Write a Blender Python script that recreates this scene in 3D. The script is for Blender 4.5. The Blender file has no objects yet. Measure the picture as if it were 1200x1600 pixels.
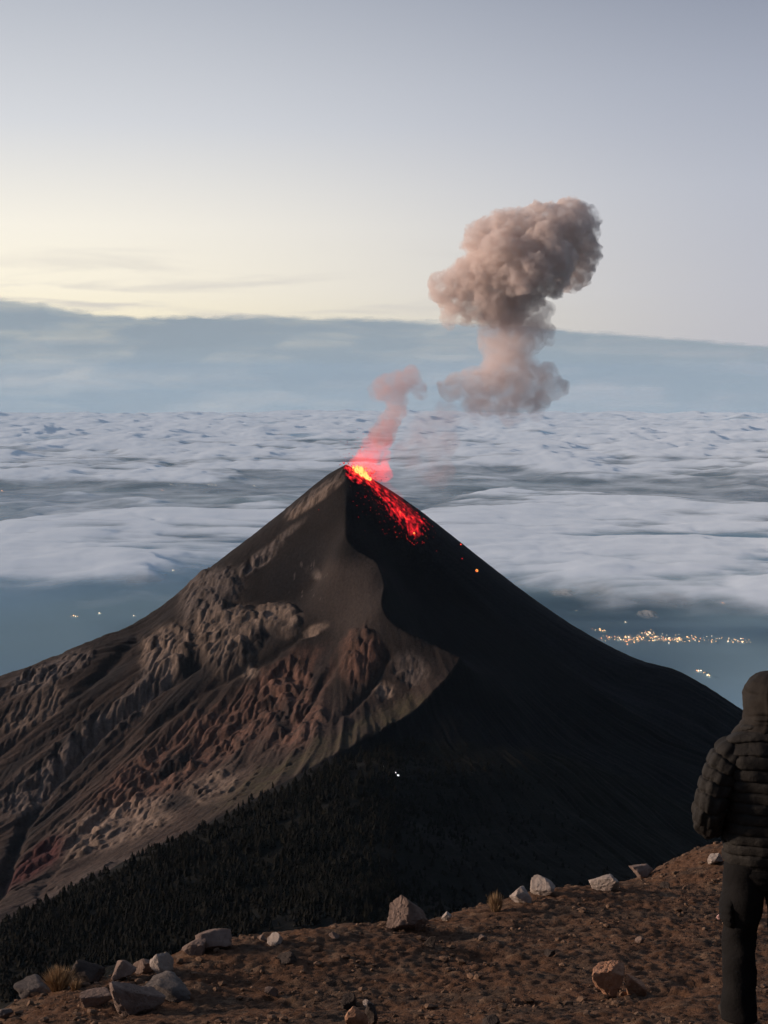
import bpy, bmesh, math, random
import numpy as np
from mathutils import Vector, Matrix

R = math.radians
scene = bpy.context.scene
COL = scene.collection
random.seed(7)
rng = np.random.default_rng(11)

# ------------------------------------------------------------------ camera
F = 2300.0                      # focal length in pixels of a 1200 x 1600 picture
PITCH = math.atan(220 / F)      # eye level runs through row 580
cam = bpy.data.cameras.new('camera')
cam.sensor_fit = 'VERTICAL'
cam.sensor_height = 24.0
cam.sensor_width = 18.0
cam.lens = F / 1600 * 24.0
cam.clip_start = 0.1
cam.clip_end = 600000
camo = bpy.data.objects.new('camera', cam)
COL.objects.link(camo)
camo.location = (0, 0, 0)
camo.rotation_euler = (R(90) - PITCH, 0, 0)
scene.camera = camo

# ------------------------------------------------------------------ sky and sun
SUN_AZ = R(-84)                 # left of the viewing direction
SUN_EL = R(13)
sun_dir = Vector((math.sin(SUN_AZ) * math.cos(SUN_EL), math.cos(SUN_AZ) * math.cos(SUN_EL), math.sin(SUN_EL)))
world = bpy.data.worlds.new('World')
scene.world = world
world.use_nodes = True


def world_nodes():
    nt = world.node_tree
    nt.nodes.clear()
    N, L = nt.nodes.new, nt.links.new
    out = N('ShaderNodeOutputWorld')
    tc = N('ShaderNodeTexCoord')
    sep = N('ShaderNodeSeparateXYZ')
    L(tc.outputs['Generated'], sep.inputs[0])

    def ramp(stops):
        r = N('ShaderNodeValToRGB')
        r.color_ramp.interpolation = 'LINEAR'
        set_ramp(r, [(p, [srgb(x) for x in c]) for (p, c) in stops])
        return r
    mr = N('ShaderNodeMapRange')
    mr.inputs['From Min'].default_value = -0.05
    mr.inputs['From Max'].default_value = 0.95
    L(sep.outputs['Z'], mr.inputs['Value'])
    near = ramp([(0.0, (206, 204, 204)), (0.045, (214, 210, 204)), (0.080, (252, 240, 208)), (0.105, (255, 246, 224)), (0.145, (250, 244, 230)),
                 (0.21, (216, 218, 222)), (0.29, (184, 189, 199)), (0.5, (144, 155, 176)), (1.0, (112, 127, 155))])
    far = ramp([(0.0, (186, 186, 195)), (0.065, (190, 189, 196)), (0.10, (188, 189, 198)), (0.17, (182, 186, 198)),
                (0.235, (165, 171, 186)), (0.29, (144, 151, 168)), (0.5, (126, 138, 162)), (1.0, (110, 126, 155))])
    L(mr.outputs[0], near.inputs[0])
    L(mr.outputs[0], far.inputs[0])
    # how far the direction is from the dawn glow
    glow = Vector((math.sin(R(-50)), math.cos(R(-50)), 0)).normalized()
    nz = N('ShaderNodeVectorMath'); nz.operation = 'MULTIPLY'; nz.inputs[1].default_value = (1, 1, 0)
    L(tc.outputs['Generated'], nz.inputs[0])
    nn = N('ShaderNodeVectorMath'); nn.operation = 'NORMALIZE'
    L(nz.outputs[0], nn.inputs[0])
    dt = N('ShaderNodeVectorMath'); dt.operation = 'DOT_PRODUCT'; dt.inputs[1].default_value = glow
    L(nn.outputs[0], dt.inputs[0])
    m2 = N('ShaderNodeMapRange'); m2.interpolation_type = 'SMOOTHSTEP'
    m2.inputs['From Min'].default_value = 0.38
    m2.inputs['From Max'].default_value = 0.86
    L(dt.outputs['Value'], m2.inputs['Value'])
    mix = N('ShaderNodeMix'); mix.data_type = 'RGBA'
    L(m2.outputs[0], mix.inputs['Factor'])
    L(far.outputs[0], mix.inputs[6])
    L(near.outputs[0], mix.inputs[7])
    # night side: the sky darkens away from the dawn
    m3 = N('ShaderNodeMapRange'); m3.interpolation_type = 'SMOOTHSTEP'
    m3.inputs['From Min'].default_value = -0.75
    m3.inputs['From Max'].default_value = 0.45
    m3.inputs['To Min'].default_value = 0.34
    m3.inputs['To Max'].default_value = 1.0
    L(dt.outputs['Value'], m3.inputs['Value'])
    mul = N('ShaderNodeMix'); mul.data_type = 'RGBA'; mul.blend_type = 'MULTIPLY'
    mul.inputs['Factor'].default_value = 1.0
    L(mix.outputs[2], mul.inputs[6])
    L(m3.outputs[0], mul.inputs[7])
    # thin streaks of high cloud low above the horizon
    mp = N('ShaderNodeMapping'); mp.inputs['Scale'].default_value = (5, 5, 46)
    mp.inputs['Rotation'].default_value = (0, R(7), 0)
    L(tc.outputs['Generated'], mp.inputs[0])
    ns = N('ShaderNodeTexNoise'); ns.inputs['Scale'].default_value = 1.6; ns.inputs['Detail'].default_value = 5
    ns.inputs['Distortion'].default_value = 0.5
    L(mp.outputs[0], ns.inputs['Vector'])
    m4 = N('ShaderNodeMapRange'); m4.interpolation_type = 'SMOOTHSTEP'
    m4.inputs['From Min'].default_value = 0.46
    m4.inputs['From Max'].default_value = 0.70
    L(ns.outputs[0], m4.inputs['Value'])
    band = N('ShaderNodeValToRGB')
    be = band.color_ramp.elements
    be[0].position = 0.098; be[0].color = (0.8, 0.8, 0.8, 1)
    be[1].position = 0.140; be[1].color = (0.0, 0.0, 0.0, 1)
    L(mr.outputs[0], band.inputs[0])
    a1 = N('ShaderNodeMath'); a1.operation = 'MULTIPLY'
    L(m4.outputs[0], a1.inputs[0]); L(band.outputs[0], a1.inputs[1])
    a2 = N('ShaderNodeMath'); a2.operation = 'MULTIPLY'
    L(a1.outputs[0], a2.inputs[0]); L(m2.outputs[0], a2.inputs[1])
    wm = N('ShaderNodeMix'); wm.data_type = 'RGBA'
    wm.inputs[7].default_value = (0.60, 0.57, 0.55, 1)
    L(a2.outputs[0], wm.inputs['Factor'])
    L(mul.outputs[2], wm.inputs[6])
    bg = N('ShaderNodeBackground'); bg.inputs['Strength'].default_value = 1.0
    L(wm.outputs[2], bg.inputs[0])
    sky = N('ShaderNodeTexSky'); sky.sky_type = 'NISHITA'; sky.sun_disc = False
    sky.sun_elevation = R(3); sky.sun_rotation = SUN_AZ
    sky.altitude = 3900
    bg2 = N('ShaderNodeBackground'); bg2.inputs['Strength'].default_value = 0.002
    L(sky.outputs[0], bg2.inputs[0])
    add = N('ShaderNodeAddShader')
    L(bg.outputs[0], add.inputs[0]); L(bg2.outputs[0], add.inputs[1])
    L(add.outputs[0], out.inputs[0])


def set_ramp(r, stops):
    e = r.color_ramp.elements
    e[0].position = stops[0][0]; e[0].color = (*stops[0][1], 1)
    e[1].position = stops[-1][0]; e[1].color = (*stops[-1][1], 1)
    for (p, c) in stops[1:-1]:
        q = e.new(p); q.color = (*c, 1)


def srgb(c):
    c = c / 255.0
    return c / 12.92 if c <= 0.04045 else ((c + 0.055) / 1.055) ** 2.4


world_nodes()
sun = bpy.data.lights.new('sun', 'SUN')
sun.energy = 4.3
sun.angle = R(7)
sun.color = (1.0, 0.77, 0.62)
suno = bpy.data.objects.new('sun', sun)
COL.objects.link(suno)
suno.rotation_euler = sun_dir.to_track_quat('Z', 'Y').to_euler()

vs = scene.view_settings
vs.view_transform = 'Standard'
vs.look = 'None'
vs.exposure = 0.0
vs.gamma = 1.0
vs.use_curve_mapping = False
cy = scene.cycles
cy.max_bounces = 8
cy.diffuse_bounces = 3
cy.volume_bounces = 5
cy.transparent_max_bounces = 24
cy.use_denoising = True
cy.volume_step_rate = 1.0
cy.sample_clamp_indirect = 4.0

# ------------------------------------------------------------------ helpers
CP, SP = math.cos(PITCH), math.sin(PITCH)


def P(u, v, depth):
    """world point on the ground seen at a place of the picture, at this distance ahead"""
    x = (u - 600) / F
    y = -(v - 800) / F
    d = Vector((x, CP + SP * y, -SP + CP * y))
    return d * (depth / d.y)


def UV(X, Y, Z):
    """the reverse, for arrays"""
    zc = Y * CP - Z * SP
    yc = Y * SP + Z * CP
    return 600 + F * X / zc, 800 - F * yc / zc


def _hash(ix, iy, iz, seed):
    h = (ix.astype(np.int64) * 374761393 + iy.astype(np.int64) * 668265263 + iz.astype(np.int64) * 2147483647
         + np.int64(seed) * 1274126177) & 0xFFFFFFFF
    h = ((h ^ (h >> 13)) * 1274126177) & 0xFFFFFFFF
    h = (h ^ (h >> 16)) & 0xFFFFFFFF
    return h


def noise2(x, y, seed=0):
    ix = np.floor(x); iy = np.floor(y)
    fx = x - ix; fy = y - iy
    ux = fx * fx * fx * (fx * (fx * 6 - 15) + 10)
    uy = fy * fy * fy * (fy * (fy * 6 - 15) + 10)
    z0 = np.zeros_like(ix)

    def g(dx, dy):
        a = _hash(ix + dx, iy + dy, z0, seed).astype(np.float64) * (2 * np.pi / 4294967296.0)
        return np.cos(a) * (fx - dx) + np.sin(a) * (fy - dy)
    n0 = g(0, 0) * (1 - ux) + g(1, 0) * ux
    n1 = g(0, 1) * (1 - ux) + g(1, 1) * ux
    return (n0 * (1 - uy) + n1 * uy) * 1.5


def noise3(x, y, z, seed=0):
    ix = np.floor(x); iy = np.floor(y); iz = np.floor(z)
    fx = x - ix; fy = y - iy; fz = z - iz
    s = lambda t: t * t * t * (t * (t * 6 - 15) + 10)
    ux, uy, uz = s(fx), s(fy), s(fz)

    def g(dx, dy, dz):
        h = _hash(ix + dx, iy + dy, iz + dz, seed)
        a = (h & 0xFFFF) * (2 * np.pi / 65536.0)
        c = ((h >> 16) & 0xFFFF) / 32768.0 - 1.0
        q = np.sqrt(np.maximum(0, 1 - c * c))
        return q * np.cos(a) * (fx - dx) + q * np.sin(a) * (fy - dy) + c * (fz - dz)
    r = 0
    for dz in (0, 1):
        a = g(0, 0, dz) * (1 - ux) + g(1, 0, dz) * ux
        b = g(0, 1, dz) * (1 - ux) + g(1, 1, dz) * ux
        r = r + (a * (1 - uy) + b * uy) * (uz if dz else 1 - uz)
    return r * 1.6


def fbm(x, y, octv=5, gain=0.5, seed=0, lac=2.03):
    s = 0; a = 1.0; t = 0
    for k in range(octv):
        s = s + a * noise2(x + 17.3 * k, y - 9.1 * k, seed + k)
        t += a; a *= gain; x = x * lac; y = y * lac
    return s / t


def ridged(x, y, octv=5, gain=0.5, seed=0, lac=2.03):
    s = 0; a = 1.0; t = 0
    for k in range(octv):
        s = s + a * (1 - 2 * np.abs(noise2(x + 17.3 * k, y - 9.1 * k, seed + k)))
        t += a; a *= gain; x = x * lac; y = y * lac
    return s / t


def smooth(a, b, x):
    t = np.clip((x - a) / (b - a), 0, 1)
    return t * t * (3 - 2 * t)


class TPS:
    def __init__(self, pts, scale, lam=1e-4):
        p = np.array([[q[0], q[1], q[2]] for q in pts], float)
        self.s = scale
        self.xy = p[:, :2] / scale
        n = len(p)
        K = self.k(self.xy[:, None, :] - self.xy[None, :, :]) + np.eye(n) * lam
        A = np.zeros((n + 3, n + 3))
        A[:n, :n] = K; A[:n, n] = 1; A[:n, n + 1:] = self.xy
        A[n, :n] = 1; A[n + 1:, :n] = self.xy.T
        self.w = np.linalg.solve(A, np.concatenate([p[:, 2], np.zeros(3)]))

    @staticmethod
    def k(d):
        r2 = (d ** 2).sum(-1)
        return 0.5 * r2 * np.log(r2 + 1e-12)

    def __call__(self, X, Y):
        sh = X.shape
        x = X.ravel() / self.s; y = Y.ravel() / self.s
        z = self.w[-3] + self.w[-2] * x + self.w[-1] * y
        for i in range(len(self.xy)):
            r2 = (x - self.xy[i, 0]) ** 2 + (y - self.xy[i, 1]) ** 2
            z = z + self.w[i] * 0.5 * r2 * np.log(r2 + 1e-12)
        return z.reshape(sh)


def tag(o, label=None, cat=None, group=None, kind=None):
    if label: o['label'] = label
    if cat: o['category'] = cat
    if group: o['group'] = group
    if kind: o['kind'] = kind
    return o


def link(name, me, mat=None, parent=None):
    o = bpy.data.objects.new(name, me)
    COL.objects.link(o)
    if mat is not None and me is not None and not me.materials:
        me.materials.append(mat)
    if parent is not None:
        o.parent = parent
    return o


def mesh_np(name, verts, faces, smooth_shade=True, attrs=None):
    """verts (n,3); faces (m,3) or (m,4)"""
    me = bpy.data.meshes.new(name)
    verts = np.asarray(verts, np.float32); faces = np.asarray(faces, np.int32)
    n, (m, k) = len(verts), faces.shape
    me.vertices.add(n)
    me.vertices.foreach_set('co', verts.ravel())
    me.loops.add(m * k)
    me.loops.foreach_set('vertex_index', faces.ravel())
    me.polygons.add(m)
    me.polygons.foreach_set('loop_start', np.arange(0, m * k, k, dtype=np.int32))
    me.update(calc_edges=True)
    me.polygons.foreach_set('use_smooth', np.full(m, smooth_shade, bool))
    for an, (ty, arr) in (attrs or {}).items():
        at = me.attributes.new(an, ty, 'POINT')
        arr = np.asarray(arr, np.float32)
        at.data.foreach_set('color' if ty == 'FLOAT_COLOR' else 'value', arr.ravel())
    me.validate()
    return me


def grid_faces(ny, nx):
    i = np.arange(ny * nx).reshape(ny, nx)
    return np.stack([i[:-1, :-1], i[:-1, 1:], i[1:, 1:], i[1:, :-1]], -1).reshape(-1, 4)


def empty(name, loc=(0, 0, 0), rz=0.0):
    o = bpy.data.objects.new(name, None)
    COL.objects.link(o)
    o.location = loc
    o.rotation_euler = (0, 0, rz)
    o.empty_display_size = 0.2
    return o


# ------------------------------------------------------------------ materials
def new_mat(name):
    m = bpy.data.materials.new(name)
    m.use_nodes = True
    nt = m.node_tree
    nt.nodes.clear()
    out = nt.nodes.new('ShaderNodeOutputMaterial')
    return m, nt, out


def noise_mat(name, c1, c2, scale=8.0, rough=0.9, bump=0.3, bscale=None, bdist=0.02, detail=8, attr=None, amount=1.0, c3=None):
    """two colours mixed by noise (or a vertex colour times noise), with a bump of its own"""
    m, nt, out = new_mat(name)
    N, L = nt.nodes.new, nt.links.new
    b = N('ShaderNodeBsdfPrincipled')
    b.inputs['Roughness'].default_value = rough
    b.inputs['Specular IOR Level'].default_value = 0.15
    tc = N('ShaderNodeTexCoord')
    n1 = N('ShaderNodeTexNoise'); n1.inputs['Scale'].default_value = scale; n1.inputs['Detail'].default_value = detail
    n1.inputs['Roughness'].default_value = 0.65
    L(tc.outputs['Object'], n1.inputs['Vector'])
    r = N('ShaderNodeValToRGB')
    r.color_ramp.elements[0].position = 0.32; r.color_ramp.elements[1].position = 0.68
    r.color_ramp.elements[0].color = (*c1, 1); r.color_ramp.elements[1].color = (*c2, 1)
    L(n1.outputs[0], r.inputs[0])
    col = r.outputs[0]
    if c3 is not None:
        n3 = N('ShaderNodeTexNoise'); n3.inputs['Scale'].default_value = scale * 0.31; n3.inputs['Detail'].default_value = 4
        L(tc.outputs['Object'], n3.inputs['Vector'])
        r3 = N('ShaderNodeMapRange'); r3.inputs['From Min'].default_value = 0.5; r3.inputs['From Max'].default_value = 0.68
        L(n3.outputs[0], r3.inputs['Value'])
        mx = N('ShaderNodeMix'); mx.data_type = 'RGBA'
        L(r3.outputs[0], mx.inputs['Factor']); L(col, mx.inputs[6]); mx.inputs[7].default_value = (*c3, 1)
        col = mx.outputs[2]
    if attr:
        at = N('ShaderNodeAttribute'); at.attribute_name = attr
        mx = N('ShaderNodeMix'); mx.data_type = 'RGBA'; mx.blend_type = 'MULTIPLY'
        mx.inputs['Factor'].default_value = amount
        L(at.outputs['Color'], mx.inputs[6]); L(col, mx.inputs[7])
        col = mx.outputs[2]
    L(col, b.inputs['Base Color'])
    if bump > 0:
        n2 = N('ShaderNodeTexNoise'); n2.inputs['Scale'].default_value = bscale or scale * 2.5
        n2.inputs['Detail'].default_value = 8; n2.inputs['Roughness'].default_value = 0.7
        L(tc.outputs['Object'], n2.inputs['Vector'])
        bp = N('ShaderNodeBump'); bp.inputs['Strength'].default_value = bump; bp.inputs['Distance'].default_value = bdist
        L(n2.outputs[0], bp.inputs['Height'])
        L(bp.outputs[0], b.inputs['Normal'])
    L(b.outputs[0], out.inputs['Surface'])
    return m


def glow_mat(name, color, strength):
    m, nt, out = new_mat(name)
    e = nt.nodes.new('ShaderNodeEmission')
    e.inputs[0].default_value = (*color, 1); e.inputs[1].default_value = strength
    nt.links.new(e.outputs[0], out.inputs['Surface'])
    return m


# ================================================================== THE LARGE SETTING
# ------------------------------------------------------------------ lowland
LOW = -3000.0
m_low = noise_mat('lowland', (0.060, 0.085, 0.085), (0.085, 0.115, 0.115), scale=0.0004, rough=1.0, bump=0, detail=6)
ang = np.linspace(0, 2 * np.pi, 97)
rad = np.concatenate([[50], np.geomspace(1500, 98000, 40)])
AA, RR = np.meshgrid(ang, rad)
Xl, Yl = RR * np.sin(AA), RR * np.cos(AA) + 1500
Zl = np.full_like(Xl, LOW) + 18 * fbm(Xl / 6000, Yl / 6000, 4, seed=3)
me = mesh_np('lowland', np.stack([Xl, Yl, Zl], -1).reshape(-1, 3), grid_faces(*Xl.shape))
tag(link('lowland', me, m_low), kind='structure')

# ------------------------------------------------------------------ volcano terrain
PK = P(540, 733, 3000)          # the summit
pts = [tuple(PK)]


def pix(*ps):
    for (u, v, d) in ps:
        pts.append(tuple(P(u, v, d)))


pix((480, 775, 3010), (430, 820, 3010), (340, 885, 3000), (270, 945, 2980), (220, 990, 2950), (160, 1012, 2920),
    (90, 1045, 2900), (0, 1082, 2880), (-150, 1140, 2850), (-350, 1210, 2800))
pix((570, 748, 3000), (600, 768, 3000), (660, 813, 3000), (750, 880, 3000), (850, 950, 3000), (940, 1005, 2990), (1010, 1036, 2960),
    (1055, 1048, 2930), (1100, 1075, 2920), (1150, 1108, 2920), (1250, 1170, 2900), (1400, 1250, 2850))
pix((540, 780, 2930), (537, 840, 2850), (560, 865, 2822), (592, 890, 2790), (600, 930, 2740), (592, 962, 2694),
    (640, 1003, 2655), (685, 1022, 2638), (720, 1038, 2622))
pix((625, 880, 2880), (660, 930, 2840), (640, 960, 2740), (680, 1000, 2715), (760, 985, 2800), (850, 1080, 2720), (950, 1160, 2640), (1050, 1250, 2540),
    (730, 1075, 2600), (720, 1110, 2535), (720, 1200, 2380), (720, 1300, 2150), (720, 1420, 1850), (900, 1300, 2250), (1050, 1320, 2330),
    (1050, 1400, 2050), (900, 1200, 2480), (800, 1060, 2690), (1150, 1220, 2650), (1250, 1300, 2500))
pix((500, 900, 2870), (450, 980, 2790), (400, 1080, 2700), (520, 1000, 2730), (560, 1080, 2620), (600, 1060, 2630), (300, 1000, 2845),
    (250, 1100, 2730), (150, 1150, 2720), (150, 1250, 2560), (0, 1200, 2700), (0, 1300, 2560), (300, 1180, 2610), (400, 1160, 2580),
    (500, 1120, 2560), (640, 1085, 2600), (300, 1268, 2390), (0, 1400, 2330), (100, 1370, 2320), (200, 1322, 2370), (400, 1215, 2440))
pix((0, 1445, 2010), (100, 1400, 2100), (200, 1350, 2150), (330, 1290, 2200), (430, 1235, 2290), (560, 1165, 2430), (640, 1120, 2530))
pix((0, 1500, 1850), (100, 1450, 1900), (300, 1400, 1900), (300, 1350, 2000), (430, 1300, 2080), (430, 1400, 1850), (600, 1216, 2250),
    (600, 1300, 2000), (600, 1400, 1780), (300, 1450, 1750), (0, 1560, 1700), (-200, 1480, 2000), (-200, 1350, 2500))
pts += [(-78, 3300, -430), (300, 3400, -680), (-500, 3400, -780), (-900, 3400, -950), (700, 3400, -920), (-78, 3600, -660),
        (-300, 1300, -655), (0, 1300, -625), (300, 1300, -655), (-700, 1400, -760), (600, 1400, -740), (-1000, 2000, -900), (900, 2200, -860),
        (-1000, 2600, -920), (1000, 2800, -850), (0, 1000, -640), (-500, 1000, -700), (500, 1000, -700)]
tps = TPS(pts, 1000.0, 2e-5)


def axis(a, b, step, lo, hi, grow=1.16):
    core = list(np.arange(a, b + step * 0.5, step))
    s = step; x = core[0]; left = []
    while x > lo:
        s = min(s * grow, 500); x -= s; left.append(x)
    s = step; x = core[-1]; right = []
    while x < hi:
        s = min(s * grow, 500); x += s; right.append(x)
    return np.array(left[::-1] + core + right)


gx = axis(-780, 760, 2.4, -9000, 9000)
gy = axis(1660, 3070, 2.3, 640, 11000)
GX, GY = np.meshgrid(gx, gy)
Zb = tps(np.clip(GX, -1250, 1250), np.clip(GY, 900, 3650))
# beyond the modelled cone the mountain runs out into the lowland
out_d = np.hypot(GX - np.clip(GX, -1150, 1150), GY - np.clip(GY, 950, 3600))
Zb = np.maximum(Zb - 0.52 * out_d + 0.16 * np.maximum(0, out_d - 2500), LOW - 60)
Zb = np.where(out_d > 6000, np.maximum(np.minimum(Zb, LOW - 20), LOW - 60), Zb)

U, V = UV(GX, GY, Zb)
dX, dY = GX - PK.x, GY - PK.y
rr = np.hypot(dX, dY)
th = np.arctan2(dX, -dY)        # 0 towards the viewer, negative to the left


def blob(u, v, ru, rv, rot=0.0, soft=0.55):
    c, s = math.cos(R(rot)), math.sin(R(rot))
    du, dv = U - u, V - v
    a, b = (du * c + dv * s) / ru, (-du * s + dv * c) / rv
    q = np.sqrt(a * a + b * b) + wob
    return 1 - smooth(soft, 1.0 + (1 - soft) * 0.6, q)


wob = 0.34 * fbm(U / 55, V / 55, 4, seed=21) + 0.12 * fbm(U / 12, V / 12, 3, seed=25)
rv_ = np.arange(700, 1500, 1.0)
ru_ = np.interp(rv_, [733, 780, 840, 862, 885, 925, 955, 980, 1003, 1022, 1038, 1085, 1120, 1165, 1235, 1290, 1350, 1400, 1445],
                [540, 541, 538, 556, 588, 602, 594, 606, 640, 685, 720, 690, 640, 560, 430, 330, 200, 100, 0])
kern = np.exp(-(np.arange(-30, 31) / 11.0) ** 2); kern /= kern.sum()
ru_s = np.convolve(np.pad(ru_, 30, mode='edge'), kern, mode='valid')
near_tip = np.exp(-((rv_ - 1038) / 22) ** 2)                  # the spur keeps its point
ru_s = ru_s * (1 - near_tip) + ru_ * near_tip
ridge_u = np.interp(V, rv_, ru_s)
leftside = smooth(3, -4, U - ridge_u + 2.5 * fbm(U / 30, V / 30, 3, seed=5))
edge_v = np.interp(U, [-200, 0, 100, 200, 330, 430, 500, 560, 640, 700, 800, 1200], [1530, 1447, 1402, 1352, 1292, 1238, 1205, 1168, 1135, 1140, 1150, 1150])
forest = smooth(-6, 10, V - edge_v) * smooth(2560, 2500, GY)

rock_tan = np.maximum.reduce([blob(262, 1018, 46, 34, -35), blob(356, 1000, 62, 50, -40), blob(434, 970, 36, 26, 0), blob(390, 1050, 15, 13),
                              blob(180, 1295, 105, 36, -20), blob(600, 1082, 18, 15), blob(490, 985, 22, 8, -20), blob(500, 775, 55, 7, -36),
                              blob(60, 1110, 60, 20, -30) * 0.6, blob(330, 1235, 60, 25, -25) * 0.7])
rock_grey = np.maximum.reduce([blob(330, 930, 58, 36, -38), blob(70, 1060, 85, 18, -24), blob(640, 1050, 30, 22, 20), blob(238, 1065, 60, 22, -40),
                               blob(150, 1150, 120, 26, -38), blob(60, 1230, 90, 30, -38), blob(400, 880, 50, 9, -38), blob(490, 895, 14, 8, 40),
                               blob(420, 855, 70, 6, -38) * 0.8, blob(120, 1400, 120, 22, -30) * 0.7])
rock_red = np.maximum.reduce([blob(563, 1030, 34, 44, 10), blob(440, 1080, 95, 44, -35), blob(340, 1150, 130, 42, -30), blob(470, 1060, 28, 40, 0),
                              blob(450, 1120, 60, 50), blob(240, 1220, 120, 40, -30)])
dark_red = blob(60, 1350, 62, 20, -38)
olive = smooth(30, 4, np.abs((V - (edge_v - 22)) + 12 * fbm(U / 40, V / 40, 3, seed=9))) * smooth(280, 420, U) * leftside
rock = np.clip(np.maximum.reduce([rock_tan, rock_grey, rock_red, dark_red]), 0, 1) * leftside * smooth(8, -8, V - edge_v)
flank = leftside * smooth(60, 500, rr) * smooth(8, -8, V - edge_v)

# relief: gullies that run down the fall line, ledges and cliffs in the outcrops
thw = th + 0.022 * fbm(GX / 170, GY / 170, 3, seed=31)
jit = 0.55 * fbm(GX / 55, GY / 55, 4, 0.55, seed=33)
across = th * np.maximum(rr, 60)
gully = ridged(thw * 8.5, rr / 700, 4, 0.55, seed=41)
gully2 = ridged(thw * 22 + jit, rr / 260 + 3, 4, 0.55, seed=47)
cliff = fbm(across / 66 + jit, rr / 120 + jit, 6, 0.52, seed=61)
crag = np.abs(fbm(GX / 34 + jit, GY / 34, 6, 0.62, seed=57))
amp = smooth(80, 600, rr)
rough_here = smooth(-0.25, 0.35, fbm(GX / 75, GY / 75, 3, seed=59))
Zd = flank * amp * (12 * gully + 2.6 * gully2)
step = Zb / 30 + 1.6 * fbm(GX / 95, GY / 95, 5, 0.6, seed=67)
ledge = (np.floor(step) + smooth(0.38, 0.62, step - np.floor(step)) - step) * 30
Zd += rock * (0.35 + 0.65 * rough_here) * (15 * cliff + 4 * crag + ledge * 0.6)
Zd += 12 * smooth(0.1, 0.9, blob(356, 1000, 62, 50, -40)) + 9 * smooth(0.1, 0.9, blob(434, 968, 36, 26)) + 8 * smooth(0.1, 0.9, blob(330, 930, 58, 36, -38)) + 9 * smooth(0.1, 0.9, blob(563, 1025, 34, 44, 10)) + 7 * smooth(0.1, 0.9, blob(262, 1018, 46, 34, -35))
Zd += flank * (0.7 + 0.9 * rock * rough_here) * 1.4 * fbm(GX / 14, GY / 14, 4, 0.62, seed=71)


def carve(line, w, depth):
    """a ravine cut along a line, given where it shows in the view"""
    best = np.full(U.shape, 1e9)
    du = 4.5 * fbm(U / 16, V / 16, 3, seed=73)
    for (u0, v0), (u1, v1) in zip(line[:-1], line[1:]):
        ex, ey = u1 - u0, v1 - v0
        t_ = np.clip(((U - u0) * ex + (V - v0) * ey) / (ex * ex + ey * ey), 0, 1)
        best = np.minimum(best, np.hypot(U + du - u0 - t_ * ex, V - v0 - t_ * ey))
    return -depth * np.exp(-(best / w) ** 2) * leftside


Zd += carve([(312, 1035), (250, 1075), (172, 1132), (90, 1220), (40, 1290), (0, 1400), (-60, 1480)], 8, 20)
Zd += carve([(215, 1000), (130, 1080), (40, 1150), (-60, 1230)], 7, 10)
Zd += carve([(430, 1095), (300, 1190), (180, 1262), (110, 1330), (60, 1400)], 6, 9)
Zd += carve([(525, 1035), (480, 1110), (400, 1190), (330, 1240)], 6, 9)
Zd += carve([(480, 985), (420, 1030), (330, 1075), (200, 1165), (60, 1290)], 6, 8)
Zd += carve([(605, 1030), (580, 1080), (540, 1120)], 5, 8)
# the sharp crest that parts the lit flank from the dark face
dr = (U - ridge_u)
sil_r = np.interp(V, [733, 768, 813, 880, 950, 1005, 1036, 1048, 1075, 1108, 1170, 1250], [545, 600, 660, 750, 850, 940, 1010, 1055, 1100, 1150, 1250, 1400])
crest_cut = 30 * (1 - np.exp(-np.maximum(dr, 0) / 22)) * smooth(5, 90, sil_r - U) * smooth(745, 800, V) * smooth(1230, 1130, V)
Zd -= crest_cut
lip = np.exp(-np.maximum(-dr, 0) / 30) * (dr <= 0) + np.exp(-np.maximum(dr, 0) / 9) * (dr > 0)
Zd += 11 * lip * smooth(850, 900, V) * smooth(1125, 1080, V)
# the dark eastern face: one faint long gully edge and smooth scree
face = (1 - leftside) * smooth(0, 60, V - 740)
edge_line = V - np.interp(U, [560, 660, 800, 1000, 1150], [770, 850, 965, 1100, 1190])
Zd += face * 5.0 * smooth(-9, 9, edge_line) * smooth(40, 300, rr)
Zd += face * 2.2 * gully2 * amp + face * 1.5 * fbm(thw * 80, rr / 60, 4, 0.6, seed=98) * amp
Zd += face * 6 * smooth(1040, 1090, V) * ridged(thw * 60, rr / 500, 3, 0.5, seed=43) * smooth(0, 80, U - 640)
Zd += 9 * np.exp(-rr / 16)
Zd += 0.7 * fbm(GX / 22, GY / 22, 4, seed=77) * smooth(10, 120, rr)
Zd += forest * 9 * fbm(GX / 150, GY / 150, 3, seed=79)
# jagged outcrop along the upper left skyline
Zd += 4.0 * (np.abs(fbm(GX / 26, GY / 26, 4, seed=83))) * smooth(25, 8, np.abs(U - np.interp(V, [733, 820, 945, 1045], [540, 430, 270, 90]))) * smooth(20, 60, rr)
fade = smooth(2500, 800, out_d)
Zt = Zb + Zd * fade
Zt = np.where(GY < 1500, np.minimum(Zt, Zb + 6), Zt)


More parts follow.
